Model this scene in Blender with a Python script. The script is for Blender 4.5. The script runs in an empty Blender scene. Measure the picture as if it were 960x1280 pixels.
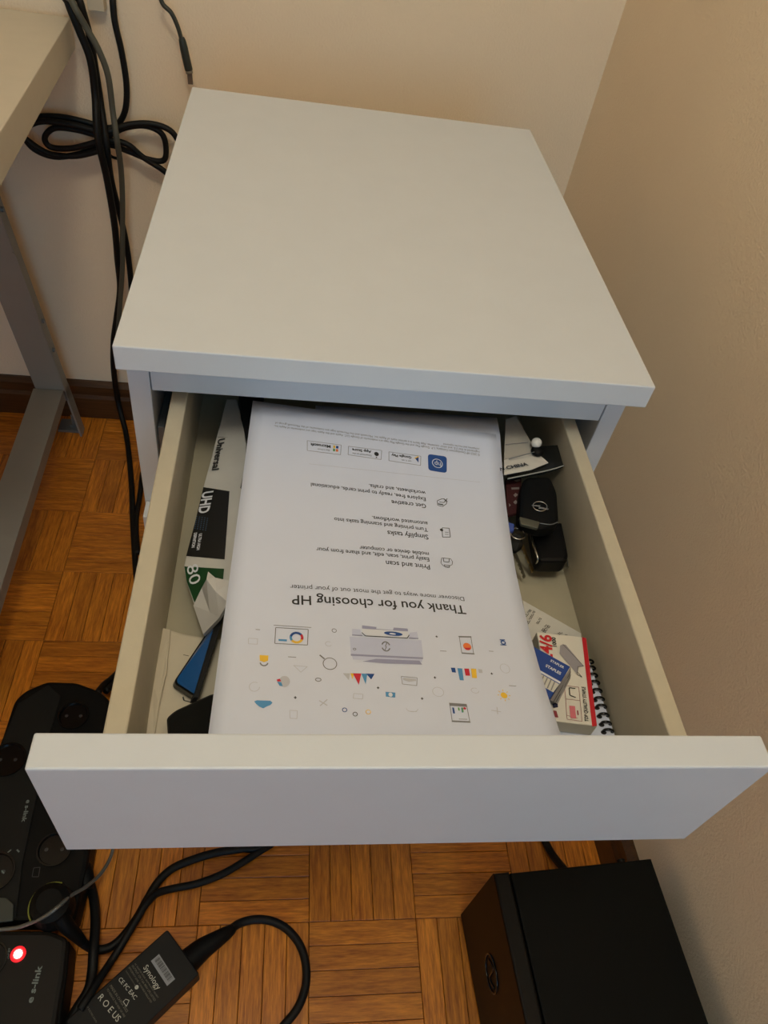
import bpy, bmesh, math, random
from mathutils import Vector, Matrix
random.seed(7)
C = bpy.context.scene.collection
# ------------------------------------------------------------ camera
F_PX=925.482; CAM_LOC=(0.1208,-0.4503,1.0746); CAM_ROT=(0.74145,-0.13892,-0.06258)
cd = bpy.data.cameras.new('camera'); cam = bpy.data.objects.new('camera', cd); C.objects.link(cam)
cam.location = CAM_LOC; cam.rotation_euler = CAM_ROT
cd.sensor_fit = 'VERTICAL'; cd.sensor_height = 36.0; cd.lens = F_PX*36.0/1280.0; cd.clip_start = .02
bpy.context.scene.camera = cam
# ------------------------------------------------------------ light
w = bpy.data.worlds.new('world'); bpy.context.scene.world = w; w.use_nodes = True
w.node_tree.nodes['Background'].inputs[0].default_value = (.72, .80, 1.0, 1)
w.node_tree.nodes['Background'].inputs[1].default_value = .13
def area(name, loc, target, size, energy, col, sy=None):
    l = bpy.data.lights.new(name, 'AREA'); l.energy = energy; l.color = col; l.size = size
    if sy: l.shape = 'RECTANGLE'; l.size_y = sy
    o = bpy.data.objects.new(name, l); C.objects.link(o); o.location = loc
    o.rotation_euler = (Vector(target)-Vector(loc)).to_track_quat('-Z', 'Y').to_euler(); return o
pl_ = bpy.data.lights.new('ceiling_lamp_light', 'POINT'); pl_.energy = 20.5; pl_.color = (1.0, .95, .78); pl_.shadow_soft_size = .14
po_ = bpy.data.objects.new('ceiling_lamp_light', pl_); C.objects.link(po_); po_.location = (.10, -.64, 2.2)
area('window_light', (.45, -2.5, 1.15), (.05, 0, .55), 1.3, 16, (.20, .60, 1.0), 1.1)
vs = bpy.context.scene.view_settings
vs.view_transform = 'Standard'; vs.look = 'None'; vs.gamma = 1; vs.exposure = 0; vs.use_curve_mapping = False

# ------------------------------------------------------------ materials
def hexc(r, g, b):
    f = lambda c: (c/255/12.92) if c/255 <= .04045 else ((c/255+.055)/1.055)**2.4
    return (f(r), f(g), f(b), 1)
MATS = {}
def mat(name, col, rough=.5, metal=0, var=0, scale=40, bump=0, bscale=200, spec=.5, emit=None, stretch=None, coat=0, bdist=.001):
    if name in MATS: return MATS[name]
    m = bpy.data.materials.new(name); m.use_nodes = True; nt = m.node_tree; b = nt.nodes['Principled BSDF']
    b.inputs['Base Color'].default_value = col; b.inputs['Roughness'].default_value = rough
    b.inputs['Metallic'].default_value = metal; b.inputs['Specular IOR Level'].default_value = spec
    b.inputs['Coat Weight'].default_value = coat
    tc = nt.nodes.new('ShaderNodeTexCoord'); mp = nt.nodes.new('ShaderNodeMapping')
    nt.links.new(tc.outputs['Object'], mp.inputs[0])
    if stretch: mp.inputs['Scale'].default_value = stretch
    if var:
        n = nt.nodes.new('ShaderNodeTexNoise'); n.inputs['Scale'].default_value = scale; n.inputs['Detail'].default_value = 5
        nt.links.new(mp.outputs[0], n.inputs['Vector'])
        r = nt.nodes.new('ShaderNodeValToRGB'); r.color_ramp.elements[0].position = .3; r.color_ramp.elements[1].position = .7
        r.color_ramp.elements[0].color = tuple(c*(1-var) for c in col[:3])+(1,)
        r.color_ramp.elements[1].color = tuple(min(1, c*(1+var)) for c in col[:3])+(1,)
        nt.links.new(n.outputs[0], r.inputs[0]); nt.links.new(r.outputs[0], b.inputs['Base Color'])
    if bump:
        n2 = nt.nodes.new('ShaderNodeTexNoise'); n2.inputs['Scale'].default_value = bscale; n2.inputs['Detail'].default_value = 3
        nt.links.new(mp.outputs[0], n2.inputs['Vector'])
        bp = nt.nodes.new('ShaderNodeBump'); bp.inputs['Strength'].default_value = bump; bp.inputs['Distance'].default_value = bdist
        nt.links.new(n2.outputs[0], bp.inputs['Height']); nt.links.new(bp.outputs[0], b.inputs['Normal'])
    if emit:
        b.inputs['Emission Color'].default_value = emit[0]; b.inputs['Emission Strength'].default_value = emit[1]
    MATS[name] = m; return m

def wood_mat(name, dark, light, axis_scale):
    m = bpy.data.materials.new(name); m.use_nodes = True; nt = m.node_tree; b = nt.nodes['Principled BSDF']; L = nt.links.new
    tc = nt.nodes.new('ShaderNodeTexCoord'); oi = nt.nodes.new('ShaderNodeObjectInfo'); ge = nt.nodes.new('ShaderNodeNewGeometry')
    add = nt.nodes.new('ShaderNodeMath'); add.operation = 'ADD'; L(oi.outputs['Random'], add.inputs[0]); L(ge.outputs['Random Per Island'], add.inputs[1])
    fr = nt.nodes.new('ShaderNodeMath'); fr.operation = 'FRACT'; L(add.outputs[0], fr.inputs[0])
    mul = nt.nodes.new('ShaderNodeMath'); mul.operation = 'MULTIPLY'; L(fr.outputs[0], mul.inputs[0]); mul.inputs[1].default_value = 37.0
    cx = nt.nodes.new('ShaderNodeCombineXYZ'); L(mul.outputs[0], cx.inputs[2]); L(mul.outputs[0], cx.inputs[0])
    va = nt.nodes.new('ShaderNodeVectorMath'); va.operation = 'ADD'; L(tc.outputs['Object'], va.inputs[0]); L(cx.outputs[0], va.inputs[1])
    mp = nt.nodes.new('ShaderNodeMapping'); mp.inputs['Scale'].default_value = axis_scale; L(va.outputs[0], mp.inputs[0])
    n = nt.nodes.new('ShaderNodeTexNoise'); n.inputs['Scale'].default_value = 1.0; n.inputs['Detail'].default_value = 7; n.inputs['Roughness'].default_value = .65
    L(mp.outputs[0], n.inputs['Vector'])
    mp2 = nt.nodes.new('ShaderNodeMapping'); mp2.inputs['Scale'].default_value = tuple(3.5*a for a in axis_scale); L(va.outputs[0], mp2.inputs[0])
    n3 = nt.nodes.new('ShaderNodeTexNoise'); n3.inputs['Scale'].default_value = 1.0; n3.inputs['Detail'].default_value = 3; L(mp2.outputs[0], n3.inputs['Vector'])
    mm = nt.nodes.new('ShaderNodeMath'); mm.operation = 'MULTIPLY_ADD'; L(n3.outputs[0], mm.inputs[0]); mm.inputs[1].default_value = .45; L(n.outputs[0], mm.inputs[2])
    r = nt.nodes.new('ShaderNodeValToRGB'); r.color_ramp.elements[0].position = .5; r.color_ramp.elements[1].position = .95
    r.color_ramp.elements[0].color = dark; r.color_ramp.elements[1].color = light; L(mm.outputs[0], r.inputs[0])
    hs = nt.nodes.new('ShaderNodeHueSaturation'); L(r.outputs[0], hs.inputs['Color'])
    mr = nt.nodes.new('ShaderNodeMapRange'); L(fr.outputs[0], mr.inputs[0]); mr.inputs[3].default_value = .84; mr.inputs[4].default_value = 1.22; L(mr.outputs[0], hs.inputs['Value'])
    L(hs.outputs[0], b.inputs['Base Color']); b.inputs['Roughness'].default_value = .36
    bp = nt.nodes.new('ShaderNodeBump'); bp.inputs['Strength'].default_value = .25; bp.inputs['Distance'].default_value = .0006
    L(mm.outputs[0], bp.inputs['Height']); L(bp.outputs[0], b.inputs['Normal'])
    MATS[name] = m; return m

M_wall = mat('wall_paint', hexc(250, 228, 198), .85, var=.03, scale=3, bump=.7, bscale=330, bdist=.0014)
M_white = mat('white_foil', hexc(212, 217, 224), .42, var=.012, scale=30, bump=.06, bscale=500)
M_beige = mat('beige_drawer_board', hexc(190, 181, 160), .55, var=.03, scale=90, bump=.08, bscale=600)
M_bottom = mat('drawer_bottom_board', hexc(172, 164, 142), .6, var=.02, scale=60)
M_metal = mat('satin_grey_metal', hexc(150, 146, 138), .5, .15, var=.03, scale=20, bump=.05, bscale=600)
M_metald = mat('zinc_grey', hexc(120, 124, 126), .4, .5)
M_desk = mat('desk_foil', hexc(206, 196, 178), .5, var=.02, scale=40)
M_black = mat('black_plastic', hexc(9, 9, 8), .55, spec=.18, bump=.1, bscale=800)
M_blackg = mat('black_gloss', hexc(9, 10, 11), .2)
M_cable = mat('black_rubber', hexc(10, 11, 11), .55, spec=.3)
M_gcable = mat('grey_rubber', hexc(78, 78, 68), .5)
M_chrome = mat('bright_metal', hexc(200, 198, 190), .25, 1)
M_paper = mat('office_paper', hexc(208, 214, 232), .8, var=.012, scale=25)
M_ink = mat('black_ink', hexc(38, 38, 40), .7)
M_inkg = mat('grey_ink', hexc(120, 120, 124), .7)
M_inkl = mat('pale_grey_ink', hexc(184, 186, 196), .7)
M_blue = mat('deep_blue_ink', hexc(20, 70, 140), .6)
M_blue2 = mat('mid_blue_ink', hexc(80, 145, 195), .6)
M_red = mat('red_ink', hexc(196, 35, 55), .6)
M_yel = mat('yellow_ink', hexc(235, 190, 60), .6)
M_lav = mat('lavender_grey_ink', hexc(150, 152, 182), .6)
M_pgrey = mat('printer_body_ink', hexc(190, 196, 222), .6)
M_grn = mat('green_ink', hexc(90, 150, 90), .6)
M_orng = mat('orange_ink', hexc(228, 120, 60), .6)
M_wprint = mat('white_print', hexc(212, 216, 226), .6)
M_wood = wood_mat('parquet_oak', hexc(146, 76, 14), hexc(226, 142, 44), (18, 190, 60))
M_base = wood_mat('dark_wood_baseboard', hexc(54, 32, 15), hexc(84, 54, 28), (4, 90, 90))
M_sub = mat('floor_joint', hexc(44, 24, 12), .8)

# ------------------------------------------------------------ mesh helpers
def link(name, me, m=None, parent=None, smooth=False):
    o = bpy.data.objects.new(name, me); C.objects.link(o)
    if m and not me.materials: me.materials.append(m)
    if smooth:
        for p in me.polygons: p.use_smooth = True
    if parent: o.parent = parent
    return o
def fin(name, bm, m=None, parent=None, smooth=False):
    bmesh.ops.recalc_face_normals(bm, faces=bm.faces)
    me = bpy.data.meshes.new(name); bm.to_mesh(me); bm.free()
    return link(name, me, m, parent, smooth)
def raw(name, V, F, m, parent=None, smooth=False):
    me = bpy.data.meshes.new(name); me.from_pydata([tuple(v) for v in V], [], F); me.update()
    return link(name, me, m, parent, smooth)
def tag(o, label, cat, group=None):
    o['label'] = label; o['category'] = cat
    if group: o['group'] = group
    return o
def thing(name, label, cat, loc, group=None):
    o = bpy.data.objects.new(name, None); C.objects.link(o); o.location = loc
    o.empty_display_size = .02
    bpy.context.view_layer.update()
    return tag(o, label, cat, group)
def hang(root):
    """children were built in world coordinates: keep them there"""
    off = -root.location
    for ch in root.children:
        ch.location = ch.location + off
    return root
def bx(bm, x0, x1, y0, y1, z0, z1, bev=0, seg=2):
    g = bmesh.ops.create_cube(bm, size=1)
    for v in g['verts']:
        v.co = Vector(((x0+x1)/2+v.co.x*(x1-x0), (y0+y1)/2+v.co.y*(y1-y0), (z0+z1)/2+v.co.z*(z1-z0)))
    if bev:
        es = list({e for v in g['verts'] for e in v.link_edges})
        bmesh.ops.bevel(bm, geom=es, offset=bev, segments=seg, affect='EDGES', profile=.5)
def box(name, x0, x1, y0, y1, z0, z1, m, parent=None, bev=.0008):
    bm = bmesh.new(); bx(bm, x0, x1, y0, y1, z0, z1, bev); return fin(name, bm, m, parent)
def crom(pts, n=8, closed=False):
    P = [Vector(p) for p in pts]; out = []; N = len(P)
    for i in range(N if closed else N-1):
        g = (lambda k: P[k % N]) if closed else (lambda k: P[max(0, min(N-1, k))])
        p0, p1, p2, p3 = g(i-1), g(i), g(i+1), g(i+2)
        for j in range(n):
            t = j/n
            out.append(.5*((2*p1)+(p2-p0)*t+(2*p0-5*p1+4*p2-p3)*t*t+(3*p1-p0-3*p2+p3)*t**3))
    if not closed: out.append(P[-1])
    return out
def tube_bm(bm, pts, r, k=10, n=8, closed=False, raw_pts=False):
    P = [Vector(p) for p in pts] if raw_pts else crom(pts, n, closed)
    N = len(P); rings = []
    up = Vector((0, 0, 1)); prev = None
    for i, p in enumerate(P):
        a = P[(i-1) % N] if (closed or i > 0) else P[i]; b = P[(i+1) % N] if (closed or i < N-1) else P[i]
        t = (b-a).normalized()
        if prev is None:
            nrm = t.orthogonal().normalized()
        else:
            nrm = (prev - t*prev.dot(t))
            nrm = nrm.normalized() if nrm.length > 1e-6 else t.orthogonal().normalized()
        prev = nrm; bi = t.cross(nrm)
        rr = r(i/(N-1)) if callable(r) else r
        rings.append([bm.verts.new(p+(nrm*math.cos(2*math.pi*j/k)+bi*math.sin(2*math.pi*j/k))*rr) for j in range(k)])
    for i in range(N if closed else N-1):
        A, B = rings[i], rings[(i+1) % N]
        for j in range(k):
            bm.faces.new((A[j], A[(j+1) % k], B[(j+1) % k], B[j]))
    if not closed:
        bm.faces.new(rings[0][::-1]); bm.faces.new(rings[-1])
def tube(name, pts, r, m, parent=None, k=10, n=8, closed=False):
    bm = bmesh.new(); tube_bm(bm, pts, r, k, n, closed); return fin(name, bm, m, parent, True)
def round_poly(pts, r, seg=5):
    """round the corners of a 3D polygon; r may be a list"""
    out = []; n = len(pts); P = [Vector(p) for p in pts]
    for i in range(n):
        rr = r[i] if isinstance(r, (list, tuple)) else r
        a, b, c = P[i-1], P[i], P[(i+1) % n]
        if rr <= 0: out.append(b); continue
        d1 = (a-b); d2 = (c-b); rr = min(rr, d1.length*.45, d2.length*.45)
        p1 = b+d1.normalized()*rr; p2 = b+d2.normalized()*rr
        for j in range(seg+1):
            t = j/seg; out.append(p1*(1-t)**2+b*2*t*(1-t)+p2*t*t)
    return out
def slab_bm(bm, pts, th, bev=0, seg=2, down=None):
    P = [Vector(p) for p in pts]; n = len(P)
    d = Vector((0, 0, -th)) if down is None else Vector(down)
    top = [bm.verts.new(p) for p in P]; bot = [bm.verts.new(p+d) for p in P]
    ft = bm.faces.new(top); fb = bm.faces.new(bot[::-1]); fs = [ft, fb]
    for i in range(n):
        fs.append(bm.faces.new((top[i], bot[i], bot[(i+1) % n], top[(i+1) % n])))
    if bev:
        bmesh.ops.recalc_face_normals(bm, faces=fs)
        es = set(ft.edges)|set(fb.edges)
        bmesh.ops.bevel(bm, geom=list(es), offset=bev, segments=seg, affect='EDGES', profile=.5)
def slab(name, pts, th, m, parent=None, r=0, bev=0, down=None):
    if r: pts = round_poly(pts, r)
    bm = bmesh.new(); slab_bm(bm, pts, th, bev, down=down); return fin(name, bm, m, parent)
def lift(pts, d): return [(p[0], p[1], p[2]+d) for p in pts]
def setz(pts, zs): return [(p[0], p[1], z) for p, z in zip(pts, zs)]
def flat(name, polys, m, parent=None):
    """flat print: a few polygons in one mesh"""
    V = []; F = []
    for po in polys:
        b = len(V); V += [tuple(p) for p in po]; F.append(tuple(range(b, b+len(po))))
    o = raw(name, V, F, m, parent)
    if len(polys) > 1: o['kind'] = 'stuff'
    return o
def ellipse(c, ax, ay, n=24):
    c, ax, ay = Vector(c), Vector(ax), Vector(ay)
    return [c+ax*math.cos(2*math.pi*i/n)+ay*math.sin(2*math.pi*i/n) for i in range(n)]
def ring_polys(c, ax, ay, f, n=28, a0=0, a1=2*math.pi):
    c, ax, ay = Vector(c), Vector(ax), Vector(ay); out = []
    for i in range(n):
        t0 = a0+(a1-a0)*i/n; t1 = a0+(a1-a0)*(i+1)/n
        q = lambda t, s: c+(ax*math.cos(t)+ay*math.sin(t))*s
        out.append([q(t0, 1), q(t1, 1), q(t1, f), q(t0, f)])
    return out
def line_polys(pts, wd, nrm=(0, 0, 1)):
    out = []; nrm = Vector(nrm)
    for a, b in zip(pts[:-1], pts[1:]):
        a, b = Vector(a), Vector(b); s = (b-a).cross(nrm).normalized()*wd/2
        out.append([a-s, b-s, b+s, a+s])
    return out
TC = {}
def text_mesh(s):
    if s in TC: return TC[s]
    cu = bpy.data.curves.new('t', 'FONT'); cu.body = s.lstrip('*+'); cu.offset = .028 if s[0] == '*' else (.010 if s[0] == '+' else 0); cu.size = 1; cu.resolution_u = 3
    o = bpy.data.objects.new('t', cu); C.objects.link(o)
    dg = bpy.context.evaluated_depsgraph_get(); dg.update()
    me = o.evaluated_get(dg).to_mesh()
    V = [(v.co.x, v.co.y) for v in me.vertices]; F = [tuple(p.vertices) for p in me.polygons]
    o.evaluated_get(dg).to_mesh_clear(); bpy.data.objects.remove(o); bpy.data.curves.remove(cu)
    x0 = min(v[0] for v in V); x1 = max(v[0] for v in V)
    TC[s] = ([((x-x0)/(x1-x0), y/.7, .7/(x1-x0)) for x, y in V], F); return TC[s]
def text(name, items, m, parent, eps=.0003):
    """items: (string, start, end, cap height or None, up hint) on a plane, 3D points"""
    V = []; F = []
    for it in items:
        s, a, b, cap, nrm = it[:5]
        a, b, nrm = Vector(a), Vector(b), Vector(nrm).normalized()
        d = b-a; up = nrm.cross(d).normalized()
        tv, tf = text_mesh(s); base = len(V)
        sk = it[5] if len(it) > 5 else 0
        for x, y, asp in tv:
            h = cap if cap else asp*d.length
            V.append(a+d*x+up*(h*y)+d.normalized()*(sk*h*y)+nrm*eps)
        F += [tuple(i+base for i in f) for f in tf]
    o = raw(name, V, F, m, parent); o['kind'] = 'stuff'; return o

# ------------------------------------------------------------ room
WX = lambda y: .580+(.773-y)*.0470              # right wall runs very slightly off square
def build_floor():
    bm = bmesh.new(); bx(bm, -2.3, .90, -3.0, .80, -.03, -.0085)
    fl = fin('floor', bm, M_sub); fl['kind'] = 'structure'
    PX, PY, X0, Y0 = .1415, .1388, .1885, .3585
    wd = Vector
    Rm = Matrix.LocRotScale(cam.location, cam.rotation_euler, None)
    inv = Rm.inverted()
    def px(p):
        c = inv @ Vector(p)
        return (480+F_PX*c.x/-c.z, 640-F_PX*c.y/-c.z, -c.z) if c.z < -.1 else None
    pl = []
    for i in range(-17, 5):
        for j in range(-19, 8):
            x0 = X0+i*PX; y0 = Y0+(j-4)*PY
            horiz = ((i+j) % 2 == 1)
            for k in range(5):
                if horiz:
                    pw = PY/5; r = (x0, x0+PX, y0+k*pw, y0+(k+1)*pw)
                else:
                    pw = PX/5; r = (x0+k*pw, x0+(k+1)*pw, y0, y0+PY)
                cx, cy = (r[0]+r[1])/2, (r[2]+r[3])/2
                if r[1] > WX(cy)+.06 or cy > .775: continue
                pl.append((r, horiz, cx, cy))
    vis = []
    for t in pl:
        q = px((t[2], t[3], 0)); sc = -1
        hidden = (.02 < t[2] < .40 and t[3] > -.02)
        if q and -40 < q[0] < 1000 and -40 < q[1] < 1320 and not hidden:
            x, y = q[0], q[1]
            covered = (180 < x < 900 and 440 < y < 1045 and x > 150) or (x > 690 and y > 1085)
            if not covered: sc = 1/q[2]**2
        vis.append((sc, t))
    vis.sort(key=lambda a: -a[0])
    solo = [t for s, t in vis if s > 0][:300]; rest = [t for s, t in vis if s <= 0]+[t for s, t in vis if s > 0][300:]
    g = .00035
    def plank_bm(bm, lx, ly, cx=0, cy=0, horiz=True, dz=0):
        hx, hy = lx/2-g, ly/2-g; c = .0005; vs = []
        for z, ins in ((-.0085, 0), (-c, 0), (0, c)):
            a, b = hx-ins, hy-ins
            q = [(-a, -b), (a, -b), (a, b), (-a, b)]
            vs.append([bm.verts.new((cx+(x if horiz else -y), cy+(y if horiz else x), z+dz)) for x, y in q])
        for A, B in zip(vs[:-1], vs[1:]):
            for k in range(4): bm.faces.new((A[k], A[(k+1) % 4], B[(k+1) % 4], B[k]))
        bm.faces.new(vs[-1])
    mh = []
    for (lx, ly) in ((PX, PY/5), (PY, PX/5)):
        bm = bmesh.new(); plank_bm(bm, lx, ly); me = bpy.data.meshes.new('plank'); bm.to_mesh(me); bm.free(); me.materials.append(M_wood); mh.append(me)
    for r, horiz, cx, cy in solo:
        o = bpy.data.objects.new('plank', mh[0 if horiz else 1]); C.objects.link(o)
        o.location = (cx, cy, random.uniform(-.0003, .0)); o.rotation_euler = (random.uniform(-.003, .003), 0, 0 if horiz else math.pi/2)
        o.parent = fl
    for nm, hz in (('lengthwise', True), ('crosswise', False)):
        bm = bmesh.new()
        for r, horiz, cx, cy in rest:
            if horiz == hz: plank_bm(bm, PX if horiz else PY, PY/5 if horiz else PX/5, cx if hz else cy, cy if hz else -cx, True)
        o = fin('parquet_planks', bm, M_wood, fl)
        if not hz: o.rotation_euler = (0, 0, math.pi/2)
        o['kind'] = 'stuff'
build_floor()
def struct(o): o['kind'] = 'structure'; return o
struct(box('wall_back', -2.3, .70, .773, .87, -.03, 2.5, M_wall, bev=0))
struct(box('wall_left', -2.4, -2.3, -3.0, .87, -.03, 2.5, M_wall, bev=0))
struct(box('wall_front', -2.4, .90, -3.1, -3.0, -.03, 2.5, M_wall, bev=0))
struct(box('ceiling', -2.4, .90, -3.1, .87, 2.5, 2.6, mat('ceiling_white', hexc(236, 232, 224), .9), bev=0))
def prism(name, foot, z0, z1, m, parent=None, bev=0):
    return slab(name, [(x, y, z1) for x, y in foot], z1-z0, m, parent, bev=bev)
struct(prism('wall_right', [(WX(.773), .773), (WX(-3.0), -3.0), (WX(-3.0)+.1, -3.0), (WX(.773)+.1, .773)], -.03, 2.5, M_wall))
bm = bmesh.new()
for (a, b) in ((0, .013),):
    prof = [(0, 0), (-.016, 0), (-.016, .050), (-.013, .058), (-.013, .078), (-.006, .086), (0, .086)]
def base_run(name, p0, p1, inw):
    V = []; F = []; p0, p1, inw = Vector(p0), Vector(p1), Vector(inw)
    for p in (p0, p1):
        for a, z in prof: V.append(p+inw*(-a)+Vector((0, 0, z+.0004)))
    n = len(prof)
    for i in range(n): F.append((i, (i+1) % n, n+(i+1) % n, n+i))
    F.append(tuple(range(n))[::-1]); F.append(tuple(range(n, 2*n)))
    return struct(raw(name, V, F, M_base))
bm.free()
base_run('baseboard_back', (-2.3, .773, 0), (.5795, .773, 0), (0, -1, 0))
b_ = base_run('baseboard_right', (WX(.757), .757, 0), (WX(-3.0), -3.0, 0), (-1, 0, 0))

# ------------------------------------------------------------ drawer cabinet
W, D, H = .413, .513, .743
cab = thing('drawer_cabinet', 'white drawer cabinet in the corner with its top drawer pulled open', 'cabinet', (0.2065, .26, 0))
TH = .0212; OV = .0010; PT = .0168; SB = .026
zt = H-TH
box('cabinet_top', 0, W, 0, D, zt, H, M_white, cab, .0010)
for s in (0, 1):
    x0 = OV if s == 0 else W-OV-PT
    box('side_panel', x0, x0+PT, SB, D-.004, .001, zt-.0003, M_white, cab)
box('top_rail', OV+PT+.0006, W-OV-PT-.0006, SB+.001, SB+.017, .6828, zt-.0003, M_white, cab)
box('back_panel', OV+PT+.0006, W-OV-PT-.0006, D-.012, D-.006, .03, zt-.0003, M_white, cab)
box('bottom_panel', OV+PT+.0006, W-OV-PT-.0006, SB+.002, D-.0125, .05, .066, M_white, cab)
box('plinth', OV+PT+.0006, W-OV-PT-.0006, SB+.012, SB+.026, .001, .0495, M_white, cab)
FX0, FX1 = .0022, .4140; FY0, FY1 = -.2875, -.2676; FZ0, FZ1 = .5726, .6930
def drawer(fy, z0, z1, name, floor_z, side_z, x0=FX0, x1=FX1):
    fr = FY1-FY0; depth = .44
    ly = fy-(FY1-FY0)
    f = box('drawer', x0, x1, ly, fy, z0, z1, M_white, cab, .0012)
    if floor_z is None: return f
    for nm, a, b in (('drawer_side', .0325, .0452), ('drawer_side', .3656, .3778)):
        box(nm, a, b, fy+.0002, fy+depth, floor_z-.012, side_z, M_beige, f, .0012)
    box('drawer_back', .0454, .3654, fy+depth-.012, fy+depth-.0002, floor_z-.012, side_z-.006, M_beige, f, .0008)
    box('drawer_bottom', .0454, .3654, fy+.0002, fy+depth-.0125, floor_z-.006, floor_z, M_bottom, f, 0)
    return f
top_drawer = drawer(FY1, FZ0, FZ1, 'd', .6014, .6757)
top_drawer['label'] = 'open top drawer with beige inner sides'
# steel runners beside the open drawer
for x0, x1 in ((.0185, .0240), (.3890, .3945)):
    box('drawer_runner', x0, x1, SB+.006, .48, .612, .640, M_metald, cab, .0004)
for x0, x1 in ((.0268, .0320), (.3783, .3830)):
    box('slide_rail', x0, x1, -.262, .170, .617, .635, M_metald, top_drawer, .0004)
lower = [(.445, .5545), (.315, .4420), (.185, .312), (.055, .182)]
for i, (a, b) in enumerate(lower):
    o = drawer(SB-.0008, a, b, 'd', None, None)
hang(cab)

# ------------------------------------------------------------ printed sheet in the drawer
ZL=[.6700,.6690,.6665,.6655,.6660,.6650]
ZR=[.6700,.6560,.6490,.6480,.6530,.6630]
def _cr(a,t):
    n=len(a)-1; t=max(0,min(.9999999,t))*n; i=int(t); f=t-i
    p=[a[max(i-1,0)],a[i],a[i+1],a[min(i+2,n)]]
    return .5*(2*p[1]+(p[2]-p[0])*f+(2*p[0]-5*p[1]+4*p[2]-p[3])*f*f+(3*p[1]-p[0]-3*p[2]+p[3])*f**3)
def paper(u,v):
    zl,zr=_cr(ZL,v),_cr(ZR,v)
    xl,xr=.0973-.0092*v,.3035-.0015*v
    yl,yr=.0385-.3035*v,.0155-.2805*v
    return (xl+(xr-xl)*u, yl+(yr-yl)*u, zl+(zr-zl)*u+.0015*4*u*(1-u)*min(1,v*3))

def sheet(name, fn, nu, nv, m, parent=None, th=.00022):
    V = []; F = []
    for l in (0, 1):
        for j in range(nv+1):
            for i in range(nu+1):
                q = fn(i/nu, j/nv); V.append((q[0], q[1], q[2]-l*th))
    n1 = (nu+1)*(nv+1); ix = lambda i, j, l: l*n1+j*(nu+1)+i
    for j in range(nv):
        for i in range(nu):
            F.append((ix(i, j, 0), ix(i, j+1, 0), ix(i+1, j+1, 0), ix(i+1, j, 0)))
            F.append((ix(i, j, 1), ix(i+1, j, 1), ix(i+1, j+1, 1), ix(i, j+1, 1)))
    for i in range(nu):
        F.append((ix(i, 0, 0), ix(i+1, 0, 0), ix(i+1, 0, 1), ix(i, 0, 1)))
        F.append((ix(i, nv, 0), ix(i, nv, 1), ix(i+1, nv, 1), ix(i+1, nv, 0)))
    for j in range(nv):
        F.append((ix(0, j, 0), ix(0, j, 1), ix(0, j+1, 1), ix(0, j+1, 0)))
        F.append((ix(nu, j, 0), ix(nu, j+1, 0), ix(nu, j+1, 1), ix(nu, j, 1)))
    return raw(name, V, F, m, parent, True)
page = sheet('printed_sheet', paper, 20, 36, M_paper)
tag(page, 'large white printed page lying upside down across the open drawer', 'paper')
UW, VH = .206, .291
def pp(u, v, layer=1):
    q = paper(u, v); return (q[0], q[1], q[2]+.00012+.00007*layer)
class Art:
    def __init__(s, name, m, layer=1): s.n, s.m, s.l, s.V, s.F = name, m, layer, [], []
    def poly(s, uv):
        b = len(s.V); s.V += [pp(u, v, s.l) for u, v in uv]; s.F.append(tuple(range(b, b+len(uv)))); return s
    def line(s, uv, wd=.0005):
        for (a, b) in zip(uv[:-1], uv[1:]):
            dx, dy = (b[0]-a[0])*UW, (b[1]-a[1])*VH; L = math.hypot(dx, dy) or 1
            nx, ny = -dy/L*wd/2/UW, dx/L*wd/2/VH
            s.poly([(a[0]-nx, a[1]-ny), (b[0]-nx, b[1]-ny), (b[0]+nx, b[1]+ny), (a[0]+nx, a[1]+ny)])
        return s
    def loop(s, uv, wd=.0005): return s.line(list(uv)+[uv[0]], wd)
    def disc(s, c, rx, ry=None, n=16):
        ry = ry or rx
        return s.poly([(c[0]+rx/UW*math.cos(2*math.pi*i/n), c[1]+ry/VH*math.sin(2*math.pi*i/n)) for i in range(n)])
    def arc(s, c, rx, ry, a0, a1, wd, n=18):
        P = [(c[0]+rx/UW*math.cos(math.radians(a0+(a1-a0)*i/n)), c[1]+ry/VH*math.sin(math.radians(a0+(a1-a0)*i/n))) for i in range(n+1)]
        return s.line(P, wd)
    def text(s, st, a, b, h=1.0):
        tv, tf = text_mesh(st); base = len(s.V)
        d = ((b[0]-a[0])*UW, (a[1]-b[1])*VH); L = math.hypot(*d); up = (-d[1]/L, d[0]/L)
        for x, y, asp in tv:
            hh = asp*L*y*h
            wx, wy = d[0]*x+up[0]*hh, d[1]*x+up[1]*hh
            s.V.append(pp(a[0]+wx/UW, a[1]-wy/VH, s.l))
        s.F += [tuple(i+base for i in f) for f in tf]; return s
    def done(s):
        o = raw(s.n, s.V, s.F, s.m, page)
        if len(s.F) > 1: o['kind'] = 'stuff'
        return o
def T_(art, st, uv, h=1.0): art.text(st, uv[0], uv[1], h)
a = Art('printed_heading', M_ink)
T_(a, '+Thank you for choosing HP', [(0.7816, 0.6029), (0.2011, 0.6292)])
T_(a, 'Discover more ways to get the most out of your printer', [(0.7837, 0.5754), (0.1943, 0.6005)])
a.done()
a = Art('printed_text', M_ink)
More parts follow.
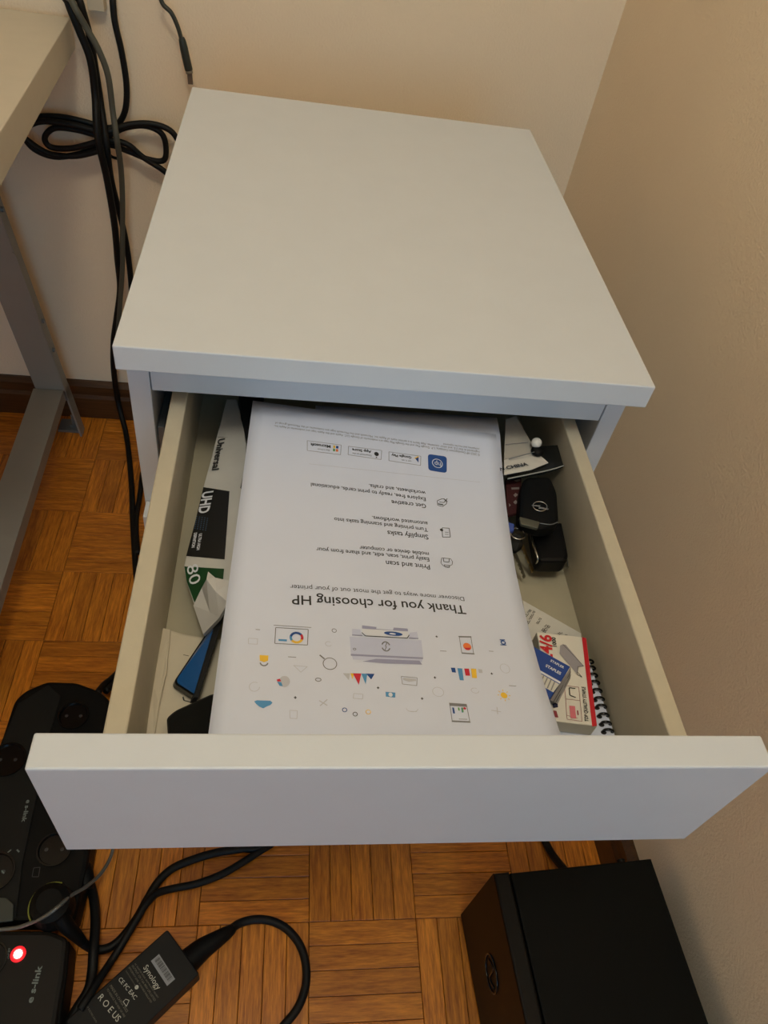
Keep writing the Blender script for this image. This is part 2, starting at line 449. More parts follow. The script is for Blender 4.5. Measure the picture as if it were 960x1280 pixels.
for st, uv in (('Print and scan', [(0.6738, 0.4876), (0.5166, 0.4939)]),
    ('Easily print, scan, edit, and share from your', [(0.6744, 0.4648), (0.2743, 0.4817)]),
    ('mobile device or computer', [(0.6753, 0.4471), (0.4248, 0.4588)]),
    ('Simplify tasks', [(0.6794, 0.3899), (0.5278, 0.3966)]),
    ('Turn printing and scanning tasks into', [(0.68, 0.3671), (0.3352, 0.3794)]),
    ('automated workflows.', [(0.6822, 0.3462), (0.4731, 0.3561)]),
    ('Get creative', [(0.6816, 0.286), (0.549, 0.2919)]),
    ('Explore free, ready to print cards, educational', [(0.6829, 0.2632), (0.2473, 0.2763)]),
    ('worksheets, and crafts.', [(0.6851, 0.2412), (0.4654, 0.2484)])):
    T_(a, '+'+st, uv, 1.08)
a.done()
a = Art('printed_fine_print', M_inkg)
T_(a, '\u00a9 2023 HP Development Company, L.P. Google Play and the Google Play logo are trademarks of Google LLC. Apple and the Apple logo are trademarks of Apple Inc.', [(0.9208, 0.0806), (0.0938, 0.0875)], 1.2)
T_(a, 'registered in the U.S. and other countries. App Store is a service mark of Apple Inc. Microsoft and the Microsoft logo are trademarks of the Microsoft group of', [(0.9209, 0.0711), (0.0972, 0.0747)], 1.2)
T_(a, 'companies and may be registered', [(0.9214, 0.0614), (0.7726, 0.0625)], 1.2)
a.done()
a = Art('printed_badges', M_inkg)
a.loop([(0.2263, 0.1279), (0.359, 0.125), (0.3569, 0.1604), (0.2282, 0.164)], .00035)
a.loop([(0.3877, 0.1253), (0.5194, 0.122), (0.5158, 0.1548), (0.3862, 0.1561)], .00035)
a.loop([(0.5481, 0.1228), (0.6764, 0.1206), (0.6732, 0.1528), (0.5468, 0.154)], .00035)
a.done()
a = Art('printed_badge_text', M_ink, 2)
T_(a, '*Microsoft', [(0.3171, 0.1325), (0.2391, 0.135)]); T_(a, 'Get it from', [(0.3143, 0.149), (0.2678, 0.1508)])
T_(a, '*App Store', [(0.4779, 0.1287), (0.4019, 0.1314)]); T_(a, 'Download on the', [(0.4775, 0.1441), (0.4034, 0.1462)])
T_(a, '*Google Play', [(0.6376, 0.1273), (0.5574, 0.1289)]); T_(a, 'GET IT ON', [(0.6368, 0.1413), (0.5983, 0.1422)])
c0 = [(0.4983, 0.1378)][0]; a.disc(c0, .0019, .0021); c1 = [(0.4979, 0.1497)][0]; a.disc(c1, .0006)
a.done()
for q, m in (([(0.328, 0.1309), (0.3365, 0.1309), (0.336, 0.1403), (0.3276, 0.1403)], M_yel), ([(0.339, 0.1308), (0.3484, 0.1306), (0.3482, 0.1397), (0.3388, 0.1402)], M_blue),
             ([(0.3273, 0.1427), (0.3357, 0.1426), (0.3353, 0.152), (0.3269, 0.1521)], M_grn), ([(0.3386, 0.1425), (0.3479, 0.1423), (0.3474, 0.1514), (0.3381, 0.1519)], M_orng),
             ([(0.647, 0.1321), (0.667, 0.1211), (0.6657, 0.1318)], M_yel), ([(0.6534, 0.1321), (0.6674, 0.1246), (0.6654, 0.1445)], M_blue)):
    Art('printed_logo', m, 2).poly(q).done()
# round-cornered blue square with the white circled letters
sq = [(0.7058, 0.1087), (0.783, 0.1078), (0.7778, 0.1643), (0.7034, 0.165)]
rp = round_poly([(u*UW, v*VH, 0) for u, v in sq], .003)
Art('printed_logo_square', M_blue, 1).poly([(p.x/UW, p.y/VH) for p in rp]).done()
a = Art('printed_logo_letters', M_wprint, 3); lc = [(0.7421, 0.1366)][0]
a.arc(lc, .0042, .0042, 0, 360, .0006); T_(a, 'hp', [(0.7559, 0.1315), (0.7302, 0.1323)], 1.1); a.done()
# line icons
a = Art('printed_icons', M_ink)
a.loop([(0.7222, 0.4588), (0.7549, 0.457), (0.7611, 0.4652), (0.758, 0.476), (0.7421, 0.4845), (0.7246, 0.4842), (0.7169, 0.4762)], .0004)
a.loop([(0.7287, 0.4587), (0.7504, 0.4573), (0.7472, 0.4696), (0.728, 0.4701)], .0005); a.loop([(0.7281, 0.4799), (0.7486, 0.4798), (0.7461, 0.4873), (0.73, 0.4873)], .0004)
a.loop([(0.7367, 0.3581), (0.7645, 0.3554), (0.7646, 0.3848), (0.7343, 0.3893)], .0005); a.disc([(0.7336, 0.3655)][0], .0013)
a.line([(0.7448, 0.3783), (0.7586, 0.3771)], .0004); a.line([(0.7457, 0.3712), (0.7595, 0.3701)], .0004)
a.loop([(0.7289, 0.2668), (0.7504, 0.2566), (0.7658, 0.2598), (0.7643, 0.2725), (0.7472, 0.2844), (0.7286, 0.2828)], .0005); a.line([(0.7308, 0.2775), (0.7511, 0.2778)], .0011); a.line([(0.7552, 0.2559), (0.7683, 0.265)], .0009); a.line([(0.7697, 0.2537), (0.7554, 0.2683)], .0006)
a.line([(0.7364, 0.2698), (0.7552, 0.2697)], .0005)
a.done()
# fold lines
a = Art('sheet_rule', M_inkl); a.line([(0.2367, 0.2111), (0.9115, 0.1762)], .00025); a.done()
# picture: printer
a = Art('printed_picture', M_pgrey)
a.poly([(0.3867, 0.7284), (0.6163, 0.7206), (0.616, 0.7683), (0.3894, 0.7743)]); a.poly([(0.3947, 0.7065), (0.4202, 0.7062), (0.4246, 0.7234), (0.3943, 0.7235)]); a.poly([(0.5806, 0.702), (0.6048, 0.6977), (0.6067, 0.7157), (0.5737, 0.7173)])
a.poly([(0.393, 0.7786), (0.6132, 0.774), (0.6096, 0.7818), (0.3952, 0.7877)]); a.done()
a = Art('printed_picture', M_lav, 2)
a.poly([(0.3889, 0.7739), (0.616, 0.7683), (0.6145, 0.7732), (0.3893, 0.7788)]); a.poly([(0.427, 0.6946), (0.4733, 0.6953), (0.4717, 0.7005), (0.5705, 0.6988), (0.5752, 0.6911), (0.5752, 0.6991), (0.4267, 0.7035)]); a.poly([(0.5293, 0.6921), (0.5739, 0.6912), (0.5753, 0.6984), (0.526, 0.7003)])
a.poly([(0.3944, 0.722), (0.4272, 0.721), (0.4271, 0.7239), (0.3943, 0.7248)]); a.poly([(0.5765, 0.7159), (0.6073, 0.7152), (0.6069, 0.7184), (0.5761, 0.7193)]); a.poly([(0.4244, 0.7912), (0.4668, 0.782), (0.6025, 0.7779), (0.6103, 0.7882), (0.4908, 0.7924)]); a.done()
a = Art('printed_picture', M_wprint, 3); a.poly([(0.4266, 0.7042), (0.5746, 0.7001), (0.5771, 0.7103), (0.5698, 0.7172), (0.4399, 0.7214), (0.4263, 0.7134)]); a.done()
a = Art('printed_picture', M_ink, 4); a.line([(0.425, 0.7146), (0.436, 0.7232), (0.571, 0.7186), (0.578, 0.7091)], .0005); a.done()
a = Art('printed_picture', M_blue, 5); c = [(0.5265, 0.7101)][0]; a.disc(c, .0062, .0017, 20); a.done()
a = Art('printed_picture', M_wprint, 6); a.disc([(0.5238, 0.7108)][0], .0022, .0007, 12); a.done()
a = Art('printed_picture', M_inkg, 4); c = [(0.4997, 0.747)][0]
a.arc(c, .0026, .0036, 20, 160, .0008); a.arc(c, .0026, .0036, 200, 340, .0008); a.line([(0.5035, 0.7367), (0.4976, 0.7476)], .0005); a.line([(0.5017, 0.7468), (0.4959, 0.7576)], .0005)
a.arc([(0.4008, 0.761)][0], .0009, .0007, 0, 360, .0004); a.done()
# picture: small pictures
g = Art('printed_picture', M_inkg, 1)
g.loop([(0.158, 0.7204), (0.2576, 0.7185), (0.2568, 0.7592), (0.1589, 0.761)], .0005); g.line([(0.1514, 0.7146), (0.2668, 0.7127)], .0004)
g.line([(0.2946, 0.7823), (0.3092, 0.7912)], .0009); g.arc([(0.3256, 0.8023)][0], .0042, .0042, 0, 360, .0005)
g.loop([(0.5411, 0.823), (0.5896, 0.8243), (0.5859, 0.8446), (0.5423, 0.8426)], .0003)
g.loop([(0.7455, 0.7003), (0.7853, 0.6974), (0.7843, 0.7445), (0.7449, 0.7454)], .0004); g.line([(0.7431, 0.6989), (0.787, 0.6958)], .0009); g.line([(0.7446, 0.7468), (0.7872, 0.7456)], .0009)
g.loop([(0.6796, 0.8874), (0.7308, 0.8875), (0.7312, 0.9301), (0.6789, 0.9295)], .0004); g.line([(0.6782, 0.8885), (0.7309, 0.8896)], .0022); g.line([(0.6773, 0.9314), (0.7332, 0.932)], .0007)
for l in ([(0.0984, 0.7293), (0.1117, 0.7292)], [(0.2007, 0.7918), (0.2244, 0.7918)], [(0.674, 0.7459), (0.695, 0.7452)], [(0.8383, 0.7331), (0.8532, 0.7328)], [(0.8797, 0.8284), (0.9031, 0.8283)], [(0.7, 0.925), (0.7251, 0.9249)]): g.line(l, .0004)
g.arc([(0.3382, 0.7156)][0], .0014, .0014, 0, 360, .0004); g.arc([(0.2918, 0.843)][0], .0017, .0011, 0, 360, .0005)
g.arc([(0.132, 0.8095)][0], .0022, .002, 0, 180, .0008)
g.done()
g = Art('printed_picture', M_ink, 1)
for c in [(0.2276, 0.8869), (0.4681, 0.8556), (0.6689, 0.7059), (0.6456, 0.8205), (0.5978, 0.8772), (0.8317, 0.7982)]: g.line([(c[0]-.004, c[1]), (c[0]+.004, c[1])], .0005); g.line([(c[0], c[1]-.003), (c[0], c[1]+.003)], .0005)
for c in [(0.398, 0.9205)]: g.arc(c, .0013, .0013, 0, 360, .0004)
g.done()
g = Art('printed_picture', M_inkl, 1)
g.loop([(0.0798, 0.7526), (0.107, 0.7522), (0.1074, 0.7659), (0.0815, 0.7664)], .0003); g.loop([(0.2185, 0.812), (0.2586, 0.813), (0.2405, 0.8273)], .0003); g.arc([(0.321, 0.752)][0], .002, .0017, 30, 300, .0003)
g.arc([(0.1107, 0.8657)][0], .003, .003, 0, 300, .0003); g.line([(0.2959, 0.8921), (0.3189, 0.9025)], .0006); g.line([(0.3187, 0.8887), (0.2985, 0.9037)], .0006)
g.loop([(0.2137, 0.9155), (0.2349, 0.916), (0.2347, 0.9335), (0.2159, 0.9329)], .0003); g.loop([(0.3953, 0.8721), (0.4222, 0.8731), (0.4205, 0.8847), (0.3938, 0.8836)], .0003)
g.arc([(0.6495, 0.8578)][0], .0035, .0035, 0, 360, .0003); g.arc([(0.766, 0.8486)][0], .0025, .002, 0, 300, .0003); g.arc([(0.8799, 0.7801)][0], .0032, .0038, 0, 360, .0003)
g.line([(0.8042, 0.8992), (0.833, 0.9023)], .0005); g.line([(0.824, 0.89), (0.8213, 0.909)], .0005); g.arc([(0.5645, 0.9034)][0], .0035, .0022, 0, 180, .0003); g.line([(0.552, 0.9095), (0.5778, 0.9104)], .0003)
g.poly([(0.3648, 0.8242), (0.3859, 0.8232), (0.3819, 0.8406)]); g.disc([(0.1945, 0.8509)][0], .0032, .0038); g.poly([(0.7897, 0.7882), (0.8027, 0.7884), (0.8017, 0.7985), (0.79, 0.7986)])
g.poly([(0.5457, 0.8262), (0.5862, 0.8276), (0.5855, 0.8326), (0.563, 0.8359), (0.5463, 0.8318)])
g.done()
g = Art('printed_picture', M_yel, 2)
g.poly([(0.1171, 0.7918), (0.143, 0.7916), (0.1431, 0.804), (0.1319, 0.8083), (0.119, 0.8051)]); g.arc([(0.2228, 0.7422)][0], .0036, .0036, 20, 140, .0016); g.poly([(0.3866, 0.8231), (0.3979, 0.8228), (0.3929, 0.8381)])
g.poly([(0.7662, 0.7887), (0.7832, 0.7884), (0.78, 0.8142), (0.7646, 0.8143)]); c = [(0.8555, 0.857)][0]; g.disc(c, .0022, .0024)
for k in range(8):
    t = k*math.pi/4; g.line([(c[0]+.0031/UW*math.cos(t), c[1]+.0033/VH*math.sin(t)), (c[0]+.0042/UW*math.cos(t), c[1]+.0046/VH*math.sin(t))], .0005)
g.arc([(0.4358, 0.9148)][0], .0014, .0014, 0, 360, .0004)
g.done()
g = Art('printed_picture', M_blue, 2)
g.arc([(0.2228, 0.7422)][0], .0036, .0036, 190, 320, .0016); g.poly([(0.4341, 0.8216), (0.4595, 0.8211), (0.4485, 0.8358)]); g.poly([(0.7008, 0.7905), (0.7145, 0.79), (0.7152, 0.803), (0.7029, 0.8029)])
g.poly([(0.6851, 0.8966), (0.6905, 0.8966), (0.6909, 0.9117), (0.6852, 0.9115)]); g.arc([(0.8944, 0.703)][0], .0015, .0015, 0, 360, .0009); g.line([(0.8843, 0.6958), (0.9026, 0.6945)], .0009); g.line([(0.8819, 0.7108), (0.9042, 0.7098)], .0006)
g.arc([(0.3681, 0.9116)][0], .0013, .0013, 0, 360, .0005)
g.done()
g = Art('printed_picture', M_blue2, 2)
g.poly([(0.1134, 0.8982), (0.1208, 0.8956), (0.1587, 0.8958), (0.1646, 0.8999), (0.1595, 0.9051), (0.1499, 0.9082), (0.1404, 0.9129), (0.129, 0.9091), (0.1207, 0.9043)]); g.poly([(0.4195, 0.8223), (0.4377, 0.8218), (0.4316, 0.8485)])
g.poly([(0.7219, 0.7904), (0.7377, 0.7902), (0.7362, 0.823), (0.7233, 0.8229)]); g.poly([(0.4896, 0.8647), (0.5187, 0.8655), (0.5171, 0.8779), (0.4896, 0.8765)]); g.poly([(0.1689, 0.7493), (0.1944, 0.7489), (0.1942, 0.7538), (0.1693, 0.7541)])
g.poly([(0.1735, 0.8522), (0.1855, 0.8531), (0.1905, 0.8621), (0.1816, 0.8617)]); g.arc([(0.2228, 0.7422)][0], .0036, .0036, 140, 190, .0016)
g.poly([(0.7118, 0.8965), (0.7167, 0.8967), (0.7166, 0.9085), (0.7118, 0.9083)]); g.done()
g = Art('printed_picture', M_red, 3)
g.poly([(0.3943, 0.823), (0.4195, 0.8223), (0.411, 0.8509)]); g.poly([(0.7439, 0.7902), (0.7595, 0.7896), (0.7591, 0.809), (0.7446, 0.8094)]); g.arc([(0.2228, 0.7422)][0], .0036, .0036, -40, 20, .0016)
g.poly([(0.1713, 0.848), (0.1803, 0.8451), (0.1853, 0.8512), (0.1751, 0.8521)]); g.disc([(0.7228, 0.8977)][0], .0009); g.poly([(0.7552, 0.7308), (0.7785, 0.7289), (0.772, 0.7359), (0.7625, 0.7366)]); g.done()
g = Art('printed_picture', M_orng, 2); g.disc([(0.7668, 0.7262)][0], .0028, .0031); g.done()
g = Art('printed_picture', M_grn, 3); g.poly([(0.7132, 0.8956), (0.7183, 0.8958), (0.7177, 0.9077), (0.713, 0.9074)]); g.poly([(0.7022, 0.896), (0.707, 0.8962), (0.7069, 0.904), (0.7021, 0.9037)]); g.done()
g = Art('printed_picture', M_wprint, 4); g.disc([(0.5038, 0.8714)][0], .0013, .0015); g.done()

# second sheet under the first, poking out on the right
def under(u, v):
    x0, x1 = .150, .311; ya, yb = .045, -.215
    x = x0+(x1-x0)*u - .0115*v; y = ya+(yb-ya)*v
    # stay below the upper sheet
    uu = (x-.0973)/(.3035-.0973); vv = (.0385-y)/.3035
    zz = paper(max(0, min(1, uu)), max(0, min(1, vv+.02*uu)))[2]
    return (x, y, min(.6655, zz)-.0016-.002*v)
sh2 = sheet('paper_sheet', under, 14, 22, M_paper)
tag(sh2, 'blank white sheet showing as a narrow strip under the printed page', 'paper')

# ------------------------------------------------------------ drawer contents, left side
DZ = .6014
# printed white packet with black panel
bag_out = [(0.0714, 0.0839, 0.6319), (0.0675, 0.0426, 0.6305), (0.0647, 0.0091, 0.6295), (0.0609, -0.0281, 0.6282), (0.0586, -0.062, 0.6274), (0.0555, -0.0961, 0.6263), (0.055, -0.1045, 0.6262), (0.0589, -0.1201, 0.6275), (0.0662, -0.14, 0.6301), (0.0781, -0.1466, 0.6342), (0.0902, -0.1389, 0.6385), (0.0926, -0.0596, 0.6393), (0.0928, -0.0249, 0.6394), (0.0947, 0.0065, 0.6401), (0.0888, 0.0446, 0.638), (0.081, 0.0808, 0.6352)]
packet = thing('printed_packet', 'white flat packet with black and green panels along left drawer wall', 'packet', (.075, -.05, DZ))
slab('packet_body', bag_out, .018, mat('satin_white_film', hexc(196, 194, 190), .45, var=.05, scale=30, bump=.3, bscale=60), packet, bev=.0008, down=(.004, 0, -.016))
def lift_(pts, d=.0005): return lift(pts, d)
def onp(pts, off=.0004):
    """drape points over the packet top by plane fit between its left and right side"""
    out = []
    for x, y, z in pts: out.append((x, y, z+off))
    return out
n_bag = Vector((-.35, 0, 1)).normalized()
flat('black_panel', [lift_([(0.0616, -0.0251, 0.6285), (0.0833, -0.0353, 0.636), (0.0851, -0.1052, 0.6367), (0.0558, -0.0952, 0.6264), (0.0589, -0.0621, 0.6275)])], mat('black_film', hexc(22, 23, 24), .35), packet)
flat('green_panel', [lift_([(0.0557, -0.1051, 0.6264), (0.0854, -0.114, 0.6368), (0.0856, -0.1344, 0.6369), (0.0779, -0.1445, 0.6342), (0.0667, -0.1394, 0.6303), (0.0592, -0.1202, 0.6276)])], mat('green_film', hexc(10, 62, 28), .35), packet)
P0 = [(0.0693, 0.0297, 0.6312), (0.0672, -0.0078, 0.6304)]
text('printed_text', [('*Universal', P0[0], P0[1], .0060, n_bag)], M_ink, packet, .001)
flat('printed_mark', [line_polys([(0.0679, 0.0339, 0.6307), (0.077, 0.0309, 0.6338)], .0006)[0]], M_ink, packet)
P1 = [(0.0624, -0.0316, 0.6288), (0.0609, -0.0546, 0.6282)]
P2 = [(0.0639, -0.076, 0.6293), (0.0636, -0.092, 0.6292)]; P3 = [(0.0599, -0.0742, 0.6279), (0.0596, -0.0888, 0.6278)]
text('white_print', [('*UHD', P1[0], P1[1], .0088, n_bag), ('*ULTRA HIGH', P2[0], P2[1], .0024, n_bag), ('*DEFINITION', P3[0], P3[1], .0024, n_bag)], M_wprint, packet, .0012)
P4 = [(0.0576, -0.1062, 0.6271), (0.0623, -0.1244, 0.6287)]
text('green_panel_print', [('80', P4[0], P4[1], .0085, n_bag)], M_wprint, packet, .0008)
dots = []
for i in range(7):
    for j in range(5):
        c = Vector([(0.0597, -0.0568, 0.6278)][0]); d1 = Vector([(0.0594, -0.0688, 0.6277)][0])-c; d2 = Vector([(0.0684, -0.0607, 0.6308)][0])-c
        q = c+d1*(i/6)+d2*(j/4)+Vector((0, 0, .0006)); dots.append([q+Vector((-.0004, -.0004, 0)), q+Vector((.0004, -.0004, 0)), q+Vector((.0004, .0004, 0)), q+Vector((-.0004, .0004, 0))])
flat('dot_print', dots, mat('dull_blue_print', hexc(60, 90, 120), .6), packet)
hang(packet)
# crumpled white paper over the green panel
cp = [(0.0754, -0.1252, 0.648), (0.081, -0.1318, 0.65), (0.0926, -0.1389, 0.656), (0.0917, -0.1552, 0.654), (0.0859, -0.1596, 0.642), (0.0748, -0.1618, 0.624), (0.0662, -0.142, 0.63), (0.0713, -0.1323, 0.638), (0.0754, -0.1349, 0.652), (0.0828, -0.1455, 0.652), (0.0786, -0.1518, 0.637)]
F_ = [(0, 1, 8), (8, 1, 9), (1, 2, 9), (9, 2, 3), (8, 9, 10), (9, 3, 4), (9, 4, 10), (10, 4, 5), (10, 5, 6), (7, 10, 6), (7, 8, 10)]
me = bpy.data.meshes.new('crumpled_paper'); bot = [(x+.001, y+.001, z-.004) for x, y, z in cp]
bnd = [0, 1, 2, 3, 4, 5, 6, 7, 8]
n0 = len(cp); FF = [f for f in F_]+[tuple(n0+i for i in reversed(f)) for f in F_]
for i in range(len(bnd)): a1, b1 = bnd[i], bnd[(i+1) % len(bnd)]; FF.append((a1, n0+a1, n0+b1, b1))
cr = raw('crumpled_paper', cp+bot, FF, mat('crumpled_white', hexc(200, 198, 196), .7, bump=.3, bscale=80))
tag(cr, 'crumpled piece of white paper between packet and blue phone', 'paper')
# dark pouch deep in the drawer between packet and sheet
dp = setz([(0.0831, 0.0809, 0.64), (0.0926, 0.0774, 0.64), (0.0944, 0.0124, 0.64), (0.0928, -0.0255, 0.64), (0.0927, 0.0064, 0.64), (0.0864, 0.0421, 0.64)], [.64]*6)
pch = slab('dark_pouch', [(0.0823, 0.0831, 0.64), (0.1051, 0.0833, 0.64), (0.1056, 0.0134, 0.64), (0.0923, -0.0362, 0.64), (0.0933, -0.0022, 0.64), (0.093, 0.0242, 0.64), (0.0864, 0.0526, 0.64)], .034, mat('black_cloth', hexc(16, 16, 20), .8), r=.002, bev=.001)
tag(pch, 'black cloth pouch between the packet and the printed page', 'pouch')
# cream padded envelope
env = thing('cream_envelope', 'cream padded envelope with creased edge at front left of drawer', 'envelope', (.09, -.2, DZ))
M_env = mat('cream_card', hexc(202, 192, 172), .8, var=.03, scale=60, bump=.3, bscale=90)
eb = setz([(0.0444, -0.1479, 0.611), (0.0595, -0.1528, 0.611), (0.0782, -0.156, 0.611), (0.0996, -0.1574, 0.611), (0.0996, -0.2331, 0.611), (0.0451, -0.2311, 0.611)], [.611]*6)
slab('envelope_body', eb, .0085, M_env, env, bev=.002)
fl_ = [(0.0445, -0.1492, 0.6125), (0.0508, -0.1523, 0.6145), (0.0527, -0.1871, 0.616), (0.051, -0.2102, 0.615), (0.0509, -0.2324, 0.6125), (0.0454, -0.2324, 0.6125), (0.0437, -0.1919, 0.6135)]
slab('folded_edge', fl_, .0022, M_env, env, bev=.0006)
flat('pencil_marks', [line_polys([(0.0616, -0.1708, 0.6116), (0.0655, -0.1717, 0.6116)], .0004)[0], line_polys([(0.0651, -0.203, 0.6116), (0.0661, -0.2057, 0.6116)], .0009)[0], line_polys([(0.0661, -0.2057, 0.6116), (0.0704, -0.2068, 0.6116)], .0006)[0]], M_ink, env)
hang(env)
# blue phone with black frame
ph = thing('blue_phone', 'blue-backed phone with thick black edge on the cream envelope', 'phone', (.085, -.19, .612))
o1 = [(0.081, -0.147, 0.619), (0.0584, -0.1962, 0.6185), (0.0736, -0.2076, 0.6215), (0.0771, -0.191, 0.6235), (0.0856, -0.1464, 0.6265)]
slab('phone_frame', o1, .009, M_blackg, ph, r=[.003, .004, .001, 0, .002], bev=.0008, down=(-.002, 0, -.0060))
o2 = [(0.0815, -0.1494, 0.6202), (0.0598, -0.1962, 0.6196), (0.0732, -0.2062, 0.6221), (0.0768, -0.1877, 0.6241), (0.084, -0.154, 0.6266)]
slab('phone_back', o2, .0010, mat('blue_gloss', hexc(8, 78, 140), .3, var=.05, scale=80), ph, r=[.001, .004, .001, 0, .001])
s1 = [(0.0832, -0.1536, 0.629), (0.0892, -0.1419, 0.631), (0.0872, -0.1555, 0.63), (0.0769, -0.2106, 0.625), (0.0736, -0.2107, 0.625)]
slab('phone_side', s1, .014, mat('matt_black', hexc(10, 10, 10), .8), ph, bev=.0006, down=(-.003, 0, -.008))
hang(ph)
bp = thing('black_phone', 'black phone with rounded corner against the drawer front', 'phone', (.1, -.24, .62))
o1 = [(0.0836, -0.2091, 0.6265), (0.0628, -0.2206, 0.6265), (0.0585, -0.2256, 0.6265), (0.0628, -0.2483, 0.6265), (0.0981, -0.2503, 0.6265), (0.0946, -0.2054, 0.6265)]
o1 = [(x, max(y, -.2660), z) for x, y, z in o1]
slab('phone_body', o1, .0085, mat('dark_grey_plastic', hexc(20, 20, 18), .4, spec=.3), bp, r=[0, .004, .002, 0, 0, .001], bev=.001)
o2 = [(0.0838, -0.2108, 0.627), (0.0637, -0.2219, 0.627), (0.0599, -0.2269, 0.627), (0.0639, -0.2485, 0.627), (0.0972, -0.2505, 0.627), (0.0937, -0.2069, 0.627)]
o2 = [(x, max(y, -.2645), z) for x, y, z in o2]
slab('phone_glass', o2, .0008, mat('black_glass', hexc(9, 10, 8), .55, spec=.12), bp, r=[0, .004, .002, 0, 0, .001])
hang(bp)

# ------------------------------------------------------------ drawer contents, right side
# spiral notebook
nb = thing('spiral_notebook', 'white spiral notebook with black rings at right drawer wall', 'notebook', (.33, -.2, DZ))
pg = [(0.36, -0.1641, 0.612), (0.3671, -0.2328, 0.612), (0.3166, -0.233, 0.612), (0.3205, -0.165, 0.612)]
pg = [(min(x, .3640), max(y, -.2668), z) for x, y, z in pg]
slab('notebook_pages', pg, .0100, M_paper, nb, bev=.0004)
M_hole = mat('hole_black', hexc(15, 15, 15), .6)
rc = [(0.3604, -0.1718, 0.613), (0.3605, -0.1772, 0.613), (0.3604, -0.1833, 0.613), (0.3602, -0.1894, 0.613), (0.3605, -0.196, 0.613), (0.3605, -0.2026, 0.613), (0.3611, -0.2086, 0.613), (0.3615, -0.2153, 0.613), (0.3619, -0.2216, 0.613), (0.3629, -0.2273, 0.613)]
for (x, y, z) in rc:
    bm = bmesh.new()
    cpt = Vector((min(x, .3598), y, .6130))
    pts = [cpt+Vector((-.0008+.0034*math.cos(t), .0010*math.sin(t*.5), .0026*math.sin(t))) for t in [2*math.pi*i/14 for i in range(14)]]
    tube_bm(bm, pts, .0009, 6, 1, True, True)
    fin('ring', bm, M_blackg, nb, True)
flat('ring_holes', [ellipse((min(x, .3598)-.0040, y, .61215), (.0022, 0, 0), (0, .0016, 0), 10) for x, y, z in rc], M_hole, nb)
hang(nb)
# white card with small rotated writing
wc = thing('white_card', 'white instruction card with small rotated print behind staple box', 'card', (.32, -.15, .607))
cd_ = [(0.318, -0.1156, 0.6125), (0.3613, -0.1437, 0.6095), (0.3554, -0.1606, 0.6095), (0.3302, -0.1752, 0.61), (0.3169, -0.157, 0.6125)]
slab('card_sheet', cd_, .0012, mat('card_white', hexc(200, 197, 190), .7, var=.02, scale=50), wc, bev=.0002)
ln = []
for a_, b_ in (((662,770.5),(666.5,762)), ((658.5,780),(661,775)), ((664,775),(667.5,765)), ((670,780),(675,772)), ((677,786),(684,779)), ((679,788.5),(686,781)), ((697,791.5),(702,788.5)), ((707,793),(711,793.4))):
    pass
for seg in ([(0.3166, -0.1311, 0.6128), (0.3225, -0.1241, 0.6128)], [(0.3169, -0.1377, 0.6128), (0.3252, -0.1255, 0.6128)], [(0.3247, -0.1375, 0.6128), (0.3291, -0.1318, 0.6128)], [(0.3276, -0.1439, 0.6126), (0.3331, -0.1378, 0.6126)], [(0.329, -0.1449, 0.6126), (0.3349, -0.1385, 0.6126)], [(0.3406, -0.1457, 0.612), (0.3444, -0.1437, 0.612)], [(0.3464, -0.1463, 0.6118), (0.3499, -0.1468, 0.6118)]):
    a0, a1 = Vector(seg[0]), Vector(seg[1]); n = max(3, int((a1-a0).length/.0014))
    for k in range(n):
        p = a0.lerp(a1, (k+.1)/n); q = a0.lerp(a1, (k+.7)/n); s = (q-p).cross(Vector((0, 0, 1))).normalized()
        for j in (0, 1):
            if (k*7+j*3) % 5 == 4: continue
            off = s*(.0011*j)
            ln.append([p+off, q+off, q+off+s*.0006, p+off+s*.0006])
flat('printed_lines', ln, M_ink, wc)
hang(wc)
# staple box: white with red band
ZB = .627
sb = thing('staple_box', 'white box of staples with red side band and drawn staple', 'box', (.33, -.19, .6068))
qb = [(0.3174, -0.1549, 0.627), (0.3555, -0.1587, 0.627), (0.3449, -0.2299, 0.627), (0.3134, -0.2262, 0.627)]
TL, TR, BR, BL = [Vector(q) for q in qb]
def S(u, v, e=.0003):
    p = TL*(1-u)*(1-v)+TR*u*(1-v)+BR*u*v+BL*(1-u)*v; return (p.x, p.y, ZB+e)
slab('box_body', qb, ZB-.6128, mat('box_card', hexc(218, 213, 202), .55, var=.015, scale=40), sb, bev=.0006)
flat('red_band', [[(0.3517, -0.1587, 0.6273), (0.3549, -0.1594, 0.6273), (0.3446, -0.2298, 0.6273), (0.341, -0.2304, 0.6273)]], mat('band_red', hexc(190, 22, 38), .5), sb)
U_ = (0, 0, 1)
def tz(z, *a): return a
t1 = [(0.3239, -0.1802, 0.6273), (0.3277, -0.1581, 0.6273)]; t2 = [(0.3298, -0.1677, 0.6273), (0.3306, -0.1597, 0.6273)]; t3 = [(0.3391, -0.2271, 0.6273), (0.3435, -0.2005, 0.6273)]
text('red_print', [('*24/6', t1[0], t1[1], .0088, U_)], mat('print_red', hexc(200, 30, 40), .6), sb, .0003)
text('black_print', [('*1000', t2[0], t2[1], .0030, U_), ('*TOP QUALITY STAPLE', t3[0], t3[1], .0025, U_)], M_ink, sb, .0003)
flat('staple_picture', [[(0.3327, -0.1666, 0.6274), (0.3352, -0.1654, 0.6274), (0.3373, -0.1658, 0.6274), (0.3468, -0.1834, 0.6274), (0.3423, -0.1841, 0.6274), (0.3402, -0.1904, 0.6274), (0.3308, -0.1733, 0.6274)]], mat('print_steel', hexc(150, 146, 152), .5), sb)
